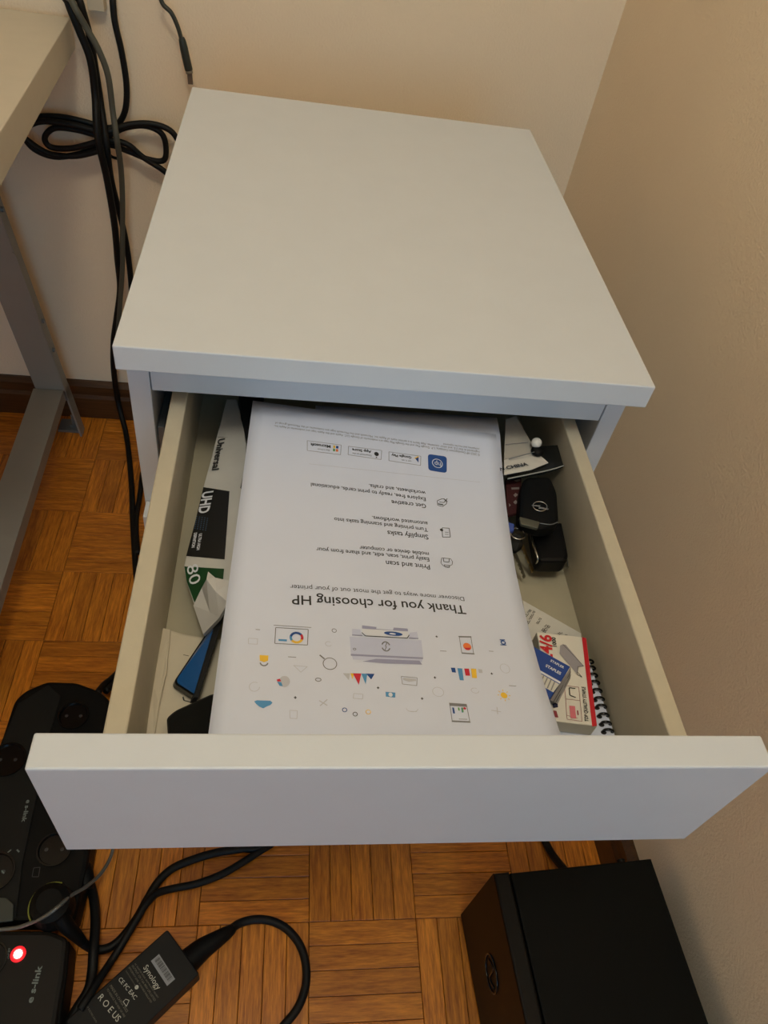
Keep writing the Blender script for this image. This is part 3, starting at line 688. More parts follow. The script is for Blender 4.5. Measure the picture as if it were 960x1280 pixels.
flat('staple_picture_outline', line_polys([(0.3468, -0.1835, 0.6275), (0.3423, -0.1842, 0.6275), (0.3401, -0.1904, 0.6275), (0.3432, -0.1926, 0.6275), (0.3409, -0.1885, 0.6275)], .0004)+line_polys([(0.3351, -0.1654, 0.6275), (0.3468, -0.1835, 0.6275)], .0003), M_ink, sb)
dg = [(0.3284, -0.1994, 0.6275), (0.3387, -0.2007, 0.6275), (0.3346, -0.2267, 0.6275), (0.3242, -0.2252, 0.6275)]
flat('diagram_lines', line_polys(dg+[dg[0]], .0003)+line_polys([(0.3269, -0.21, 0.6275), (0.3369, -0.2111, 0.6275)], .0003)+line_polys([(0.3244, -0.2222, 0.6275), (0.332, -0.2244, 0.6275)], .0003), mat('print_maroon', hexc(140, 50, 60), .6), sb)
flat('diagram_staple', line_polys([(0.3358, -0.2018, 0.6276), (0.3315, -0.2012, 0.6276), (0.3305, -0.2071, 0.6276), (0.3344, -0.2088, 0.6276)], .0007), M_ink, sb)
flat('diagram_pink', [[(0.3281, -0.2151, 0.6276), (0.3322, -0.2154, 0.6276), (0.3309, -0.2248, 0.6276), (0.3269, -0.2244, 0.6276)]], mat('print_pink', hexc(205, 110, 120), .6), sb)
flat('small_red_text', [[(0.3328, -0.2186, 0.6276), (0.3337, -0.2187, 0.6276), (0.3333, -0.2222, 0.6276), (0.3324, -0.2221, 0.6276)], [(0.3157, -0.2188, 0.6276), (0.3179, -0.2191, 0.6276), (0.3182, -0.2241, 0.6276), (0.3157, -0.2238, 0.6276)]], mat('print_maroon', hexc(140, 50, 60), .6), sb)
flat('badge', [[(0.316, -0.2137, 0.6276), (0.3202, -0.213, 0.6276), (0.3197, -0.2164, 0.6276), (0.3161, -0.2171, 0.6276)]], mat('print_navy', hexc(20, 25, 60), .6), sb)
hang(sb)
# blue box on the staple box
bb = thing('blue_staple_box', 'small blue box of staples lying tilted on the white staple box', 'box', (.31, -.2, ZB))
ZC = .6455
bt = [Vector(q) for q in [(0.3029, -0.1779, 0.6455), (0.3279, -0.1947, 0.6455), (0.3071, -0.2205, 0.6455)]]; bt.append(bt[0]+bt[2]-bt[1])
slab('box_body', bt, ZC-ZB-.0012, mat('blue_card', hexc(18, 62, 140), .45), bb, bev=.0006)
e0, e1 = bt[0]-bt[1], bt[2]-bt[1]
def B(u, v, e=.0003): p = bt[1]+e0*u+e1*v; return (p.x, p.y, ZC+e)
flat('white_line', [[B(0, .48), B(1, .48), B(1, .53), B(0, .53)]], M_wprint, bb)
flat('window_print', [[B(0, .55), B(1, .55), B(1, .80), B(.02, .80)]], mat('print_bone', hexc(200, 198, 190), .5), bb)
flat('staple_rods', [[B(.1+.09*k, .56, .0005), B(.13+.09*k, .56, .0005), B(.10+.09*k, .79, .0005), B(.07+.09*k, .79, .0005)] for k in range(9)], mat('print_steel_dark', hexc(130, 130, 130), .4), bb)
text('white_print', [('*STAPLER', B(.44, .15, 0), B(.10, .15, 0), None, (0, 0, 1)), ('*STAPLES', B(.47, .33, 0), B(.09, .33, 0), None, (0, 0, 1))], M_wprint, bb, .0004)
# steel-grey end flap with ribs
ef = [B(0, 0, 0), B(0, 1, 0)]
n_e = (-e0).normalized()*.0003
p0, p1 = bt[1]+n_e, bt[2]+n_e
q0, q1 = [Vector(v) for v in [(0.3341, -0.1939, 0.6278), (0.3199, -0.214, 0.6278)]]
flat('end_flap', [[p0, p1, q1, q0]], mat('flap_grey', hexc(150, 150, 156), .4, var=.1, scale=200), bb)
flat('flap_lines', [[p0.lerp(q0, z_)+n_e, p1.lerp(q1, z_)+n_e, p1.lerp(q1, z_+.07)+n_e, p0.lerp(q0, z_+.07)+n_e] for z_ in (.35, .62)], M_ink, bb)
hang(bb)
# black box with metal rim
kb = thing('black_case', 'small black case with metal rim beside the keys', 'case', (.345, -.09, DZ))
ko = [(0.333, -0.0513, 0.632), (0.361, -0.0469, 0.632), (0.3583, -0.0835, 0.632), (0.3548, -0.0895, 0.632), (0.3327, -0.0906, 0.632), (0.331, -0.0857, 0.632)]
slab('case_body', ko, .0165, mat('black_leather', hexc(7, 8, 11), .45, spec=.2, bump=.2, bscale=300), kb, r=[.002, .002, .004, .004, .004, .004], bev=.003)
ko2 = [(0.3399, -0.0435, 0.614), (0.3666, -0.0392, 0.614), (0.3679, -0.0755, 0.614), (0.3643, -0.0825, 0.614), (0.3368, -0.0841, 0.614), (0.336, -0.0779, 0.614)]
ko2 = [(min(x, .3648), y, z) for x, y, z in ko2]
tube('metal_rim', round_poly(ko2, .003), .0007, M_chrome, kb, 6, 1, True)
bm = bmesh.new(); tube_bm(bm, [(0.3294, -0.0638, 0.633), (0.3294, -0.0758, 0.633), (0.331, -0.0874, 0.631), (0.3325, -0.0864, 0.622)], .0009, 6); fin('metal_edge', bm, M_chrome, kb, True)
hang(kb)
# car key fob
kf = thing('car_key', 'black car key fob with round silver emblem on it', 'key', (.335, -.03, .64))
ko = [(0.3292, -0.0138, 0.65), (0.3527, -0.011, 0.65), (0.3548, -0.0299, 0.65), (0.3478, -0.0653, 0.652), (0.3396, -0.0718, 0.653), (0.3293, -0.0732, 0.653), (0.3139, -0.0648, 0.652), (0.3227, -0.0275, 0.65)]
slab('fob_body', ko, .014, mat('fob_black', hexc(7, 8, 8), .55, spec=.18), kf, r=.005, bev=.003)
kc = Vector([(0.3341, -0.0503, 0.6525)][0]); ra = Vector([(0.34, -0.0509, 0.6525)][0])-kc; rb = Vector([(0.3328, -0.0556, 0.6525)][0])-kc
pr = [kc+ra*math.cos(2*math.pi*i/24)+rb*math.sin(2*math.pi*i/24)+Vector((0, 0, .0004)) for i in range(24)]
bm = bmesh.new(); tube_bm(bm, pr, .00042, 6, 1, True, True); fin('emblem_ring', bm, M_chrome, kf, True)
slab('emblem_bolt', [(0.327, -0.0495, 0.6532), (0.3346, -0.0494, 0.6532), (0.3335, -0.051, 0.6532), (0.3409, -0.0528, 0.6532), (0.3399, -0.054, 0.6532), (0.332, -0.0531, 0.6532), (0.3332, -0.051, 0.6532), (0.3271, -0.0504, 0.6532)], .0008, M_chrome, kf)
slab('silver_button', [(0.3135, -0.064, 0.6545), (0.3295, -0.0688, 0.6545), (0.3265, -0.0757, 0.6545), (0.3131, -0.0721, 0.6545)], .003, mat('brushed_button', hexc(96, 96, 84), .35, .6), kf, r=.0012, bev=.0005)
tube('seam', [(0.3296, -0.0694, 0.6535), (0.3384, -0.0703, 0.6535), (0.3455, -0.0672, 0.6535)], .0004, M_metald, kf, 6)
hang(kf)
# metal keys
km = thing('key_bunch', 'bunch of thin brass and steel keys left of the black case', 'keys', (.33, -.1, .61))
M_brass = mat('brass', hexc(150, 128, 86), .35, .9); M_steel = mat('steel', hexc(140, 136, 122), .35, .9)
for (a_, b_, m_, wd_) in (([(0.3201, -0.0678, 0.633), (0.3348, -0.0848, 0.612)], 0, M_brass, .0032), ([(0.314, -0.0758, 0.63), (0.3268, -0.0902, 0.611)], 0, M_steel, .0034), ([(0.3117, -0.0777, 0.626), (0.3207, -0.0914, 0.609)], 0, M_brass, .0034)):
    p, q = Vector(a_[0]), Vector(a_[1]); d = (q-p); s = d.cross(Vector((0, 0, 1))).normalized()*wd_
    prof_ = [p, q-d*.02+s*.25, q+s*.5, q-d*.03+s]
    for k in range(5):
        t = .85-.13*k; prof_ += [p+d*(t+.05)+s*(1.0), p+d*t+s*(.62 if k % 2 else .75)]
    prof_ += [p+d*.12+s*1.1, p+s*1.1]
    slab('key', prof_, .0018, m_, km)
slab('key_head', [(0.3108, -0.0674, 0.64), (0.3183, -0.0704, 0.64), (0.3207, -0.077, 0.634), (0.3129, -0.0825, 0.632), (0.3078, -0.0777, 0.634)], .004, M_black, km, r=.003, bev=.0008)
slab('blue_key_cap', [(0.3075, -0.0607, 0.644), (0.3125, -0.063, 0.644), (0.3113, -0.0691, 0.643), (0.3064, -0.0702, 0.643)], .004, mat('blue_plastic', hexc(62, 84, 160), .4), km, r=.001, bev=.0006)
bm = bmesh.new(); cc = Vector([(0.3146, -0.0706, 0.641)][0]); tube_bm(bm, [cc+Vector((.006*math.cos(t), .006*math.sin(t), 0)) for t in [2*math.pi*i/16 for i in range(16)]], .0006, 6, 1, True, True); fin('key_ring', bm, M_chrome, km, True)
hang(km)
# red patterned strap
st = thing('red_strap', 'dark red strap with white marks showing beside the car key', 'strap', (.315, -.01, .63))
slab('strap_band', [(0.3162, -0.0068, 0.64), (0.3316, -0.0017, 0.64), (0.3217, -0.0457, 0.64), (0.3098, -0.05, 0.64)], .004, mat('strap_red', hexc(58, 9, 14), .8, bump=.3, bscale=500), st, bev=.0006)
flat('strap_marks', [[(0.3228, -0.0091, 0.6404), (0.329, -0.0067, 0.6404), (0.3289, -0.0091, 0.6404), (0.3254, -0.0109, 0.6404)], [(0.319, -0.018, 0.6404), (0.3263, -0.017, 0.6404), (0.3259, -0.0195, 0.6404), (0.3189, -0.0204, 0.6404)], [(0.3218, -0.024, 0.6404), (0.3235, -0.0262, 0.6404), (0.3205, -0.0292, 0.6404), (0.3192, -0.0268, 0.6404)], [(0.3202, -0.0325, 0.6404), (0.3218, -0.0352, 0.6404), (0.3189, -0.0376, 0.6404), (0.3176, -0.0352, 0.6404)], [(0.3135, -0.0366, 0.6404), (0.3149, -0.0388, 0.6404), (0.3131, -0.0407, 0.6404)]], mat('strap_grey', hexc(130, 120, 120), .7), st)
hang(st)
# cards and clear sleeve
cl = thing('plastic_sleeve', 'dark clear plastic sleeve with pale edge above the car key', 'sleeve', (.34, .04, .645))
slab('sleeve_sheet', [(0.3185, 0.018, 0.653), (0.3656, 0.0241, 0.655), (0.365, -0.0023, 0.655), (0.3491, -0.0089, 0.6535), (0.3124, -0.0194, 0.652)], .0030, mat('smoked_plastic', hexc(28, 28, 26), .25), cl, bev=.0004)
tube('sleeve_edge', [(0.3122, -0.0199, 0.6525), (0.349, -0.0087, 0.654), (0.3647, -0.0029, 0.6555)], .0006, mat('pale_plastic', hexc(165, 165, 160), .3), cl, 6)
hang(cl)
c1 = thing('product_card', 'white card printed IN CHINA lying on the plastic sleeve', 'card', (.33, .05, .655))
slab('card_sheet', [(0.3118, 0.0016, 0.6566), (0.3407, 0.0138, 0.6568), (0.3509, -0.0014, 0.6566), (0.3336, -0.0109, 0.6562), (0.3083, -0.0189, 0.656)], .0008, mat('card_greyish', hexc(205, 200, 192), .7), c1, bev=.0001)
tt = [(0.3035, -0.0164, 0.6574), (0.3315, -0.0073, 0.6574)]
text('printed_text', [('*IN CHINA', tt[0], tt[1], .0036, (0, 0, 1))], M_ink, c1, .0004)
hang(c1)
c2 = thing('folded_card', 'grey folded card running back under the cabinet top', 'card', (.33, .08, .658))
slab('card_sheet', [(0.3209, 0.0491, 0.6595), (0.3316, 0.0546, 0.6595), (0.3393, 0.0208, 0.6588), (0.3394, 0.0094, 0.658), (0.3109, -0.0017, 0.6578)], .0010, mat('card_grey', hexc(176, 170, 160), .75), c2, bev=.0001)
tube('card_crease', [(0.3146, 0.0147, 0.66), (0.3357, 0.0192, 0.66)], .00025, M_inkg, c2, 5)
hang(c2)
pn = thing('pearl_pin', 'pearl-headed pin with black base lying on the cards', 'pin', (.345, .05, .66))
bm = bmesh.new(); bmesh.ops.create_icosphere(bm, subdivisions=3, radius=.0046)
for v in bm.verts: v.co += Vector([(0.3407, 0.0137, 0.665)][0])
fin('pearl_head', bm, mat('pearl', hexc(225, 222, 214), .22, coat=.4), pn, True)
bm = bmesh.new(); bmesh.ops.create_icosphere(bm, subdivisions=3, radius=.0056)
for v in bm.verts: v.co = Vector((v.co.x, v.co.y, v.co.z*.7))+Vector([(0.3419, 0.0085, 0.66)][0])
fin('pin_base', bm, M_black, pn, True)
tube('pin_needle', [(0.338, 0.0051, 0.662), (0.3247, 0.0005, 0.6605), (0.3146, -0.0027, 0.659)], .0004, M_metald, pn, 6)
hang(pn)

# ------------------------------------------------------------ desk
dk = thing('desk', 'pale desk with grey metal leg frame at the left of the cabinet', 'desk', (-.6, .4, 0))
DT = .7275; DB = .688
dsk = [(-.190, .757), (-.1665, .10), (-1.40, .10), (-1.40, .757)]
prism('desk_top', dsk, DB, DT, M_desk, dk, .0012)
# leaning post: bottom near (-.275,.71), leans left as it rises
def lean(z, x0): return x0-.1125*z
py0, py1 = .694, .719
def post(xb, w):
    V = []; 
    for z in (.095, .687):
        for x in (lean(z, xb)-w, lean(z, xb)):
            for y in (py0, py1): V.append((x, y, z))
    return V
V = post(-.2715, .0535)
bm = bmesh.new(); vv = [bm.verts.new(v) for v in V]
for f in ((0, 1, 3, 2), (4, 6, 7, 5), (0, 2, 6, 4), (1, 5, 7, 3), (2, 3, 7, 6), (0, 4, 5, 1)): bm.faces.new([vv[i] for i in f])
bmesh.ops.recalc_face_normals(bm, faces=bm.faces); bmesh.ops.bevel(bm, geom=list(bm.edges), offset=.0012, segments=2, affect='EDGES')
fin('desk_leg', bm, M_metal, dk)
slab('leg_flange', [(lean(.119, -.2715)-.0035, .694, .119), (lean(.119, -.2715), .694, .119), (lean(.004, -.2715), .694, .004), (lean(.004, -.2715)-.0035, .694, .004)], .025, M_metal, dk, down=(0, .025, 0))
# foot beam runs forward from the post
fb = [(-0.3407, 0.7105, 0.122), (-0.2886, 0.7165, 0.122), (-0.2753, 0.2175, 0.122), (-0.3379, 0.2151, 0.122)]
r0 = Vector(fb[1]); r1 = Vector(fb[2]); dr = (r1-r0).normalized(); r1 = r0+dr*.62; nl = Vector((dr.y, -dr.x, 0)); nl = nl if nl.x < 0 else -nl
r0 = r0-dr*(r0.y-(py0-.001))/dr.y if abs(dr.y) > .1 else r0
r0 = Vector((r0.x, py0-.001, .122)); 
slab('foot_beam', [r0, r1, r1+nl*.0535, Vector((r0.x-.0535, r0.y, r0.z))], .028, M_metal, dk, bev=.0012)
box('front_glide', (r1+nl*.027).x-.02, (r1+nl*.027).x+.02, r1.y+.004, r1.y+.04, .0005, .0938, M_metald, dk)
slab('foot_plate', [(-0.3213, 0.7074, 0.006), (-0.2713, 0.7072, 0.006), (-0.2857, 0.7439, 0.006), (-0.3214, 0.7428, 0.006)], .0055, M_metald, dk, bev=.0006)
bm = bmesh.new(); bmesh.ops.create_cone(bm, cap_ends=True, segments=6, radius1=.006, radius2=.006, depth=.006, matrix=Matrix.Translation(Vector([(-0.2948, 0.7223, 0.009)][0]))); bmesh.ops.create_cone(bm, cap_ends=True, segments=10, radius1=.0025, radius2=.0025, depth=.03, matrix=Matrix.Translation(Vector([(-0.293, 0.7221, 0.02)][0]))); fin('levelling_screw', bm, M_metald, dk)
for a_ in ([(-0.2957, 0.705, 0.2647)], [(-0.289, 0.705, 0.2041)], [(-0.3235, 0.705, 0.4654)]):
    x, y, z = a_[0]; bm = bmesh.new(); bmesh.ops.create_cone(bm, cap_ends=True, segments=14, radius1=.0045, radius2=.004, depth=.004, matrix=Matrix.Translation((lean(z, -.2715)+.0015, .706, z)) @ Matrix.Rotation(math.pi/2, 4, 'Y'))
    fin('screw', bm, M_metald, dk)
x, y, z = [(-0.3091, 0.694, 0.3975)][0]
slab('bracket_tab', [(lean(z, -.2715)-.003, .6935, z+.004), (lean(z, -.2715)+.0018, .6935, z), (lean(z-.12, -.2715)+.0018, .6935, z-.12), (lean(z-.12, -.2715)-.003, .6935, z-.12)], .001, M_metal, dk, down=(0, -.0015, 0))
# rear cross bar under the desk top
box('cross_bar', -1.35, -.372, .70, .72, .640, .676, M_metal, dk)
# far leg, outside the picture, so the desk stands
box('desk_leg', -1.34, -1.29, .694, .719, .004, .683, M_metal, dk); box('desk_leg', -1.34, -1.29, .15, .175, .004, .683, M_metal, dk)
hang(dk)
# white conduit on the wall behind the desk edge
cc = [(-0.1642, 0.77, 0.7477), (-0.1503, 0.77, 0.7494), (-0.1524, 0.77, 0.7417), (-0.1642, 0.77, 0.7402)]
box('cable_cover', cc[0][0], cc[1][0]+.008, .752, .7728, cc[3][2], cc[0][2]+.35, mat('conduit_white', hexc(205, 190, 165), .5))
tag(bpy.data.objects['cable_cover'], 'cream cable cover on the wall above the desk corner', 'cable cover')

# ------------------------------------------------------------ cables on the wall side
def cable(label, pts, r, m=M_cable, name='cable', n=8, group=None):
    group = 'cables hanging beside the desk' if 'bundle' in label else 'cables lying on the floor'
    return tag(tube(name, pts, r, m, None, 10, n), label, 'cable', group)
YB = .715
cable('thick black cable hanging off desk corner, leftmost of the bundle', [(-.150,.762,1.03),(-.165,.745,.95)]+[(-0.1878, 0.74, 0.7786), (-0.1811, 0.725, 0.7518), (-0.1718, 0.722, 0.7233), (-0.1623, 0.722, 0.6887), (-0.1624, 0.722, 0.6426), (-0.1614, 0.7, 0.5963), (-0.1582, 0.708, 0.5289), (-0.1581, 0.716, 0.4542), (-0.1622, 0.722, 0.3873), (-0.165, 0.724, 0.3329), (-0.1773, 0.724, 0.2754), (-0.1892, 0.724, 0.223), (-0.1977, 0.726, 0.1572)]+[(-0.2074, 0.7542, 0.055), (-0.1871, 0.7018, 0.006), (-0.158, 0.5785, 0.006), (-0.1389, 0.4767, 0.006), (-0.1201, 0.3839, 0.006), (-0.1041, 0.3071, 0.006), (-0.0956, 0.2356, 0.006), (-0.1044, 0.1567, 0.01), (-0.1191, 0.1175, 0.026)], .0053)
cable('black cable in the bundle running down behind the cabinet', [(-.148,.762,1.03),(-.155,.748,.95)]+[(-0.1741, 0.742, 0.7799), (-0.1669, 0.73, 0.7524), (-0.1622, 0.735, 0.7143), (-0.1611, 0.738, 0.6739), (-0.1599, 0.738, 0.6266), (-0.1533, 0.712, 0.5812), (-0.1555, 0.722, 0.5229), (-0.1526, 0.735, 0.4656), (-0.1487, 0.738, 0.4161), (-0.148, 0.739, 0.3642), (-0.1501, 0.74, 0.3088), (-0.1561, 0.742, 0.1865)]+[(-0.1508, 0.6693, 0.006), (-0.1371, 0.5586, 0.006), (-0.1332, 0.4771, 0.006), (-0.1182, 0.3985, 0.006)], .0048)
cable('grey cable at the right of the hanging bundle', [(-.152,.762,1.02),(-.168,.752,.95)]+[(-0.1891, 0.745, 0.7773), (-0.1702, 0.7, 0.7619), (-0.1566, 0.7, 0.7339), (-0.1447, 0.7, 0.71), (-0.1363, 0.7, 0.6787), (-0.1357, 0.7, 0.6321), (-0.1327, 0.69, 0.5979), (-0.1346, 0.703, 0.5519), (-0.1398, 0.711, 0.4982), (-0.1479, 0.712, 0.43), (-0.1539, 0.713, 0.3785), (-0.1666, 0.715, 0.3067), (-0.1792, 0.717, 0.2376)], .0042, M_gcable)
coil = [(-.143,.762,1.02),(-.138,.756,.95)]+[(-0.1304, 0.758, 0.782), (-0.13, 0.752, 0.7516), (-0.1294, 0.75, 0.7287), (-0.1248, 0.75, 0.695), (-0.1229, 0.75, 0.6539), (-0.1277, 0.75, 0.6207), (-0.1398, 0.752, 0.5983), (-0.1563, 0.748, 0.5898), (-0.1898, 0.747, 0.5954), (-0.2234, 0.747, 0.5983), (-0.2544, 0.747, 0.5946), (-0.2737, 0.747, 0.5822), (-0.2814, 0.747, 0.5665), (-0.2705, 0.747, 0.5467), (-0.2419, 0.747, 0.538), (-0.2029, 0.747, 0.5472), (-0.1619, 0.748, 0.5647), (-0.1308, 0.748, 0.5587), (-0.1018, 0.748, 0.5499), (-0.0776, 0.748, 0.5514), (-0.0733, 0.748, 0.5761), (-0.0803, 0.748, 0.5929), (-0.1031, 0.748, 0.5995), (-0.1329, 0.748, 0.5926), (-0.1623, 0.742, 0.5799), (-0.2013, 0.74, 0.5853), (-0.2322, 0.74, 0.584), (-0.2487, 0.74, 0.5684), (-0.2419, 0.74, 0.5551), (-0.2092, 0.74, 0.5577), (-0.1628, 0.74, 0.5736), (-0.1303, 0.74, 0.5727), (-0.1088, 0.742, 0.5552), (-0.084, 0.744, 0.54), (-0.0546, 0.744, 0.5232), (-0.0485, 0.744, 0.5625), (-0.0607, 0.744, 0.5955), (-0.0904, 0.744, 0.6048), (-0.1252, 0.742, 0.6003), (-0.1597, 0.734, 0.589), (-0.2046, 0.735, 0.5936), (-0.2497, 0.735, 0.5929), (-0.279, 0.735, 0.5748), (-0.2694, 0.735, 0.561), (-0.2445, 0.735, 0.5474), (-0.2062, 0.735, 0.5482), (-0.1694, 0.735, 0.5607)]
co = thing('coiled_cable', 'black power cable tied in flat figure-eight loops against the wall', 'cable', (-.14, .75, .5))
tube('cable_loops', coil, .0044, M_cable, co, 10, 6)
tie = [(-0.1546, 0.727, 0.6092), (-0.1508, 0.724, 0.5905), (-0.1601, 0.728, 0.5599)]
tube('cable_tie', [(-0.1639, 0.738, 0.5973), (-0.1594, 0.7235, 0.5851), (-0.1592, 0.7235, 0.5689), (-0.1559, 0.748, 0.5474), (-0.139, 0.735, 0.5511)], .0022, M_black, co, 8, 4)
hang(co)
uc = thing('usb_cable', 'grey cable hanging with its metal plug above the cabinet corner', 'cable', (-.03, .74, .66))
tube('cable_cord', [(-.140,.764,1.01),(-.115,.758,.95)]+[(-0.068, 0.745, 0.7927), (-0.0636, 0.742, 0.7651), (-0.0516, 0.74, 0.7542), (-0.0441, 0.74, 0.739), (-0.0397, 0.74, 0.7231)], .0030, mat('dark_grey_rubber', hexc(52, 54, 46), .5), uc)
pb = [(-0.0401, 0.74, 0.726), (-0.0387, 0.74, 0.7213), (-0.0354, 0.74, 0.7038), (-0.0319, 0.74, 0.6863)]
tube('plug_grip', pb, lambda t: .0036+.0020*min(1, t*2), mat('grip_rubber', hexc(42, 48, 44), .45), uc, 12, 6)
tube('plug_collar', [(-0.0319, 0.74, 0.6863), (-0.0312, 0.74, 0.6823)], .0050, mat('collar_grey', hexc(140, 128, 110), .4), uc, 12, 2)
a0, a1 = [Vector(v) for v in [(-0.031, 0.74, 0.6823), (-0.0304, 0.74, 0.6682)]]
bm = bmesh.new(); dd = (a1-a0); sx = dd.cross(Vector((0, 1, 0))).normalized()*.0034; sy = Vector((0, .0018, 0))
slab_bm(bm, [a0-sx-sy, a0+sx-sy, a1+sx-sy, a1-sx-sy], 0, down=tuple(sy*2)); fin('metal_plug', bm, mat('plug_steel', hexc(120, 108, 96), .4, .6), uc)
hang(uc)

# ------------------------------------------------------------ power strips on the floor at left
def socket(par, c, rx, m_ring, z, name='socket'):
    """round recessed outlet: ring, well and two contact holes"""
    c = Vector(c); bm = bmesh.new()
    prof_ = [(rx*1.0, .0), (rx*1.0, .0022), (rx*.9, .0022), (rx*.86, -.0005), (rx*.84, -.0012)]
    n = 28; rings = []
    for r_, h_ in prof_: rings.append([bm.verts.new((c.x+r_*math.cos(2*math.pi*i/n), c.y+r_*math.sin(2*math.pi*i/n), z+h_+.0013)) for i in range(n)])
    for A, B_ in zip(rings[:-1], rings[1:]):
        for i in range(n): bm.faces.new((A[i], A[(i+1) % n], B_[(i+1) % n], B_[i]))
    bm.faces.new(rings[-1])
    o = fin(name, bm, m_ring, par, False)
    flat('contact_hole', [ellipse((c.x+dx, c.y, z+.0006), (.0025, 0, 0), (0, .0025, 0), 10) for dx in (-.0095, .0095)], mat('contact', hexc(70, 70, 72), .4, .5), o)
    return o
psA = thing('power_strip', 'long black power strip lying beside the drawer front', 'power strip', (-.17, -.05, 0))
zA = .050
oa = [(-0.237, 0.0902, 0.05), (-0.2268, 0.1056, 0.05), (-0.1998, 0.1215, 0.05), (-0.1583, 0.1209, 0.05), (-0.1219, 0.107, 0.05), (-0.103, 0.0892, 0.05), (-0.0988, 0.0232, 0.05), (-0.0923, -0.1397, 0.05), (-0.0951, -0.1998, 0.05), (-0.2498, -0.1936, 0.05), (-0.26, -0.1032, 0.05), (-0.2389, 0.0287, 0.05)]
slab('strip_body', lift(oa, -.002), .046, M_black, psA, r=.008, bev=.006)
oa2 = [(-0.2296, 0.0825, 0.0505), (-0.1956, 0.1135, 0.0505), (-0.174, 0.0958, 0.0505), (-0.1755, 0.0345, 0.0505), (-0.1722, -0.0543, 0.0505), (-0.1693, -0.1335, 0.0505), (-0.1612, -0.1946, 0.0505), (-0.2502, -0.192, 0.0505), (-0.2598, -0.1034, 0.0505), (-0.2351, 0.0227, 0.0505)]
slab('top_cover', lift(oa2, .0006), .003, mat('dark_grey_cover', hexc(13, 14, 12), .6, spec=.3), psA, r=.003, bev=.001)
rg = [(-.2420+.0, .0)]
for cpx in ([(-0.2208, -0.0002, 0.051)], [(-0.1984, -0.1424, 0.051)]):
    c_ = cpx[0]; socket(psA, c_, .0235, M_blackg, .0512)
for cpx in ([(-0.1505, 0.0658, 0.0485)], [(-0.1358, -0.1164, 0.0485)]):
    c_ = cpx[0]; socket(psA, c_, .0210, M_blackg, .0482)
tt = [(-0.1832, -0.0548, 0.052), (-0.1824, -0.0834, 0.052)]
text('grey_print', [('*e s-link', tt[0], tt[1], .0050, (0, 0, 1))], mat('dull_print', hexc(120, 130, 125), .6), psA, .0005)
sq_ = [(-0.1553, -0.138, 0.049), (-0.148, -0.1373, 0.049), (-0.1472, -0.1484, 0.049), (-0.1547, -0.1482, 0.049)]
flat('square_mark', line_polys(sq_+[sq_[0]], .0008), mat('dim_mark', hexc(60, 60, 62), .6), psA)
flat('small_marks', line_polys([(-0.1908, -0.1213, 0.052), (-0.1864, -0.1167, 0.052)], .0015)+line_polys([(-0.1797, -0.1168, 0.052), (-0.1762, -0.1197, 0.052)], .0018)+line_polys([(-0.1912, -0.141, 0.052), (-0.1874, -0.1447, 0.052)], .0015), mat('dull_print', hexc(120, 130, 125), .6), psA)
slab('grey_switch', [(-0.1836, -0.1728, 0.056), (-0.1764, -0.173, 0.056), (-0.1664, -0.1803, 0.056), (-0.1626, -0.1984, 0.056), (-0.1868, -0.2003, 0.056), (-0.1927, -0.1726, 0.056)], .004, mat('switch_grey', hexc(62, 66, 60), .5), psA, r=.002, bev=.001)
hang(psA)
psB = thing('surge_protector', 'wide black power strip with glowing red switch at lower left', 'power strip', (-.16, -.27, 0))
ob = [(-0.2514, -0.2067, 0.06), (-0.118, -0.2108, 0.06), (-0.0966, -0.219, 0.06), (-0.0926, -0.2538, 0.06), (-0.0904, -0.3174, 0.06), (-0.0939, -0.3583, 0.06), (-0.2041, -0.3526, 0.06)]
slab('strip_body', ob, .059, mat('brownish_black', hexc(22, 19, 15), .6, spec=.3), psB, r=.006, bev=.005)
slab('edge_step', [(-0.1106, -0.2197, 0.05), (-0.0953, -0.2201, 0.05), (-0.0912, -0.252, 0.05), (-0.0883, -0.3163, 0.05), (-0.1017, -0.3157, 0.05)], .049, M_black, psB, r=.003, bev=.003)
tt = [(-0.1196, -0.2827, 0.0604), (-0.1175, -0.2467, 0.0604)]
text('grey_print', [('*e s-link', tt[0], tt[1], .0062, (0, 0, 1))], mat('dull_print', hexc(120, 130, 125), .6), psB, .0005)
tt = [(-0.1559, -0.239, 0.0604), (-0.1571, -0.2277, 0.0604)]
text('switch_print', [('Surge', tt[0], tt[1], .0026, (0, 0, 1))], mat('dull_print', hexc(120, 130, 125), .6), psB, .0005)
lc = [(-0.1467, -0.2343, 0.063)][0]
bm = bmesh.new(); bmesh.ops.create_uvsphere(bm, u_segments=20, v_segments=12, radius=.0046)
for v in bm.verts: v.co = Vector((v.co.x, v.co.y, v.co.z*.5))+Vector((lc[0], lc[1], .0612))
fin('red_lamp', bm, mat('red_led', hexc(255, 60, 50), .4, emit=((1, .50, .45, 1), 9)), psB, True)
bm = bmesh.new(); tube_bm(bm, [Vector((lc[0]+.0066*math.cos(t), lc[1]+.0066*math.sin(t), .0606)) for t in [2*math.pi*i/20 for i in range(20)]], .0019, 6, 1, True, True); fin('lamp_halo', bm, mat('red_halo_glow', hexc(200, 14, 12), .4, emit=((1, .02, .03, 1), .9)), psB, True)  # glowing ring stands in for the red halo around the lamp
socket(psB, [(-0.177, -0.239, 0.06)][0], .0200, M_blackg, .0592)
hang(psB)
